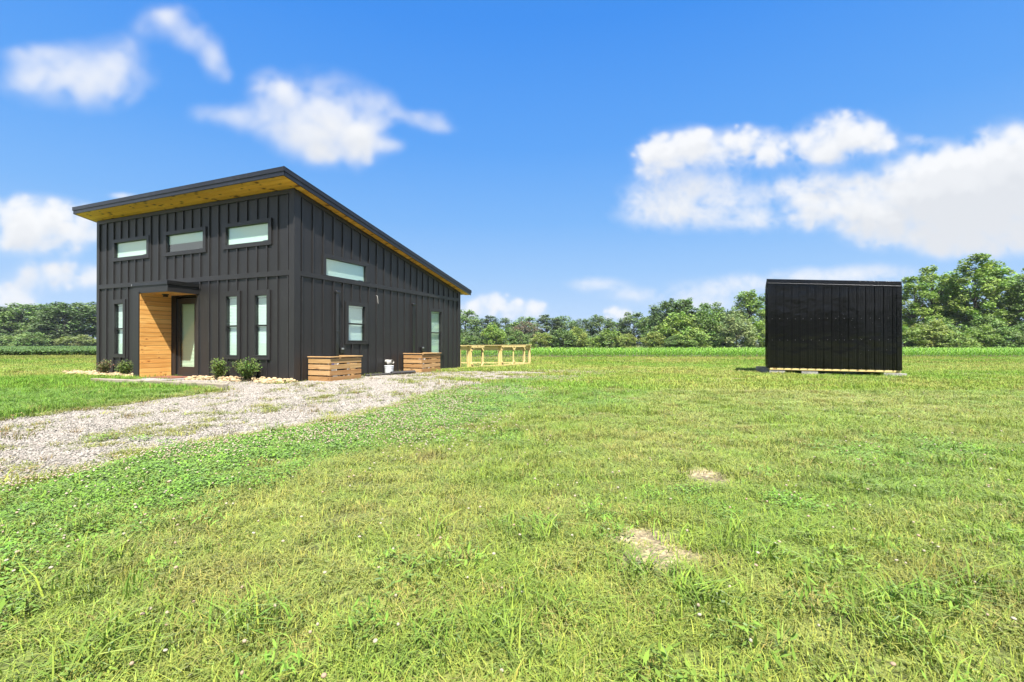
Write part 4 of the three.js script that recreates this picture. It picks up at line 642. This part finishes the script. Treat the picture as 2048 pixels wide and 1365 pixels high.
[[-112, 97, 3.4, 5.5], [-104.7, 95, 4.6, 4.0], [-92.6, 92, 3.4, 2.9], [-98, 96, 3, 4], [-87, 96, 2.6, 4]].sort((a, b) => a[0] - b[0]).forEach((p, i) => tree('field_bush', 'bush', ['mid', 'grey', 'light', 'mid', 'yellow'][i], p, `low bush at the foot of the left wood, ${ord[i]} from the left`, 'bushes along the left wood', 'bush'));
[[-11, 112, 9.1, 4.2], [-5.9, 116, 8.1, 4.1], [-1.5, 118, 7.2, 4.1], [3.3, 112, 7.4, 3.9], [8.3, 112, 8.1, 4.5], [13.1, 118, 7.7, 4], [16.5, 112, 6.9, 3.4], [20.3, 110, 7.8, 3.6], [24.4, 112, 6.2, 3.3], [26.5, 104, 8, 3.7], [28.9, 100, 6.9, 3], [-17, 114, 9, 4.6], [33, 106, 8, 4.2], [40, 104, 8.4, 4.6]].sort((a, b) => a[0] - b[0]).forEach((p, i) => tree('treeline_tree', ['oak', 'oak', 'poplar', 'oak', 'bare', 'poplar', 'oak'][i % 7] === 'poplar' ? 'poplar' : 'oak', ['grey', 'mid', 'dark', 'grey', 'mid'][i % 5], p, `blue-green tree in the far treeline behind the corn, ${ord[i]} from the house`, 'far treeline behind the corn'));
[[27.7, 86, 9.3, 3.6, 'dark'], [30.6, 84, 9.1, 3.3, 'mid'], [33.8, 82, 8.2, 3.2, 'mid'], [37.6, 84, 7.6, 2.6, 'dark'], [38.8, 78, 9.9, 3.1, 'light'], [42.8, 80, 9.4, 3.1, 'mid'], [48.1, 82, 8.4, 3.6, 'mid'], [53.7, 82, 8.4, 4.1, 'mid'], [58.2, 80, 9.1, 4, 'mid'], [65, 84, 9, 4.4, 'dark']].forEach((p, i) => tree('middle_tree', i % 3 === 1 ? 'poplar' : 'oak', p[4], p, `tall tree left of and behind the black shed, ${ord[i]} from the left`, 'trees left of and behind the shed'));
[[-9, 74, 2.8, 2.2, 'mid'], [-6.2, 70, 2.3, 1.9, 'mid'], [-2.9, 72, 4, 2.3, 'light'], [4.2, 70, 2.8, 2, 'yellow'], [7.4, 70, 3.1, 2.3, 'mid'], [9.9, 72, 3.6, 1.9, 'yellow'], [11.5, 68, 2, 1.3, 'light'], [13.8, 68, 3, 2.4, 'light'], [15.7, 66, 2.4, 1.8, 'yellow'], [18.9, 64, 2.8, 1.8, 'yellow'], [24.2, 70, 6, 3.7, 'light'], [28.3, 70, 5.9, 2.9, 'mid'], [23.5, 62, 3.1, 2.4, 'light'], [34.2, 66, 4.2, 2.1, 'light'], [1.2, 76, 3, 2, 'mid'], [21.3, 63, 2, 1.6, 'mid']].sort((a, b) => a[0] - b[0]).forEach((p, i) => tree('hedge_bush', 'bush', p[4], p, `leafy bush at the back edge of the corn, ${ord[i]} from the house`, 'bushes along the back of the corn', 'bush'));
[...Array(13)].map((_, i) => [-15 + i * 4.9, 97 + (i * 37 % 9), 3.2 + (i * 53 % 10) * .16, 3.4]).forEach((p, i) => tree('understory_bush', 'bush', ['mid', 'grey', 'dark'][i % 3], p, `dim bush at the foot of the far treeline, ${ord[i]} from the house`, 'understory of the far treeline', 'bush'));
tree('pale_tree', 'bush', 'pale', [29.1, 62, 5.1, 2.5], 'pale silvery green rounded tree left of the black shed');
tree('dead_tree', 'bare', 'brown', [2.6, 88, 5.3, 2.8], 'brownish half bare tree in the treeline above the fence end');
[[50.6, 60, 9.7, 2.8, 'light'], [54.7, 62, 11.7, 3.1, 'light'], [55.3, 57, 12, 3.3, 'light'], [60.3, 60, 12.1, 3.3, 'light'], [59.5, 55, 9.3, 2.6, 'mid'], [64.7, 58, 11.1, 3.4, 'light'], [73, 62, 11.2, 3.6, 'mid'], [60.8, 66, 9.7, 3.2, 'mid']].sort((a, b) => a[0] / a[1] - b[0] / b[1]).forEach((p, i) => tree('poplar_tree', 'poplar', p[4], p, `tall airy light green tree right of the shed, ${ord[i]} from the shed`, 'tall trees right of the shed'));
[[41.9, 51, 3.0, 2.3, 'light'], [44.8, 51, 3.5, 2.4, 'yellow'], [45.2, 48.5, 2.3, 1.9, 'light'], [49.2, 50, 2.9, 1.9, 'light'], [50.5, 49, 2.9, 2, 'mid'], [54.2, 50, 3.5, 2.2, 'mid'], [39.6, 52, 2.5, 1.8, 'light'], [47.2, 53, 4, 2.2, 'mid'], [52.5, 53, 4.4, 2.4, 'mid'], [58, 51, 3.8, 2.6, 'mid']].sort((a, b) => a[0] / a[1] - b[0] / b[1]).forEach((p, i) => tree('thicket_bush', 'bush', p[4], p, `dense bush in the thicket right of the shed, ${ord[i]} from the shed`, 'thicket bushes right of the shed', 'bush'));

[[-78, -44, 9, 6], [-66, -50, 9, 6], [-55, -53, 8.2, 5.6], [-46, -58, 9.5, 6], [-36, -56, 8, 5.6], [-27, -60, 8.6, 6], [-17, -58, 7.4, 5.5], [-6, -62, 8.4, 6], [6, -60, 8, 6]].forEach((p, i) => tree('roadside_tree', 'oak', ['dark', 'mid'][i % 2], p, `dark tree behind the viewer mirrored in the shed metal, ${ord[i]} in its row`, 'trees behind the viewer mirrored in the shed'));

// ------------------------------------------------------------------ crops
{
  const corn = (seed) => { const r = rng(seed), P = [], C = []; for (let k = 0; k < 9; k++) { const a = k * 2.5 + r(), y = .08 + k * .045, L = .3 + .2 * r(), w = .028, N = 4, up = 1.05 + .5 * r(); let prev = null; for (let i = 0; i <= N; i++) { const t = i / N, x = Math.cos(a) * L * t * .8, z = Math.sin(a) * L * t * .8, yy = y + L * (up * t - .95 * t * t), ww = w * (t < .3 ? .6 + t : 1 - t) , s = [-Math.sin(a) * ww, Math.cos(a) * ww], cur = [[x - s[0], yy, z - s[1]], [x + s[0], yy, z + s[1]]]; if (prev) { P.push(...prev[0], ...prev[1], ...cur[0], ...prev[1], ...cur[1], ...cur[0]); } prev = cur; } const c = .8 + .4 * r(); for (let i = 0; i < N * 6; i++) C.push(c, c, c); } const g = new THREE.BufferGeometry(); g.setAttribute('position', new THREE.Float32BufferAttribute(P, 3)); g.setAttribute('color', new THREE.Float32BufferAttribute(C, 3)); g.setAttribute('uv', new THREE.Float32BufferAttribute(new Float32Array(P.length / 3 * 2), 2)); g.computeVertexNormals(); return g; };
  const r = rng(61), L = [], S = [];
  for (let d = 34.2; d < 48; d += .76) for (let x = -9; x < d * 1.15 + 3; x += .2) { if (x > 30 && d > 47.5) continue; if (r() < .08) continue; L.push([x + (r() - .5) * .1, -.13, -d + (r() - .5) * .12, r() * 6.28, .85 + .35 * r(), .78 + .34 * r(), 0, 0, mix3([.15, .36, .02], [.25, .43, .04], r())]); }
  scatter('corn_plants', [corn(1), corn(2), corn(3)], leafMat(1, 1, 1, .4, .8), L, stuff('corn_crop', 'rows of young bright green corn across the field', 'corn'));
  for (let i = 0; i < 26000; i++) { const d = 40 + 55 * r() ** 1.4, x = -d * 1.15 - 4 + (d * .34 + 4) * r(); S.push([x, -.13, -d, r() * 6.28, .9 + .6 * r(), .8 + .5 * r(), 0, 0, mix3([.10, .19, .045], [.15, .25, .05], r())]); }
  scatter('soybean_plants', [leaflets(51, 60, .32, .36, .13, .3, .6), leaflets(52, 60, .32, .34, .13, .3, .6)], leafMat(1, 1, 1, .35, .5), S, stuff('soybean_crop', 'low dark green bean crop in the field left of the house', 'crop'));
}
renderer.render(scene, camera);
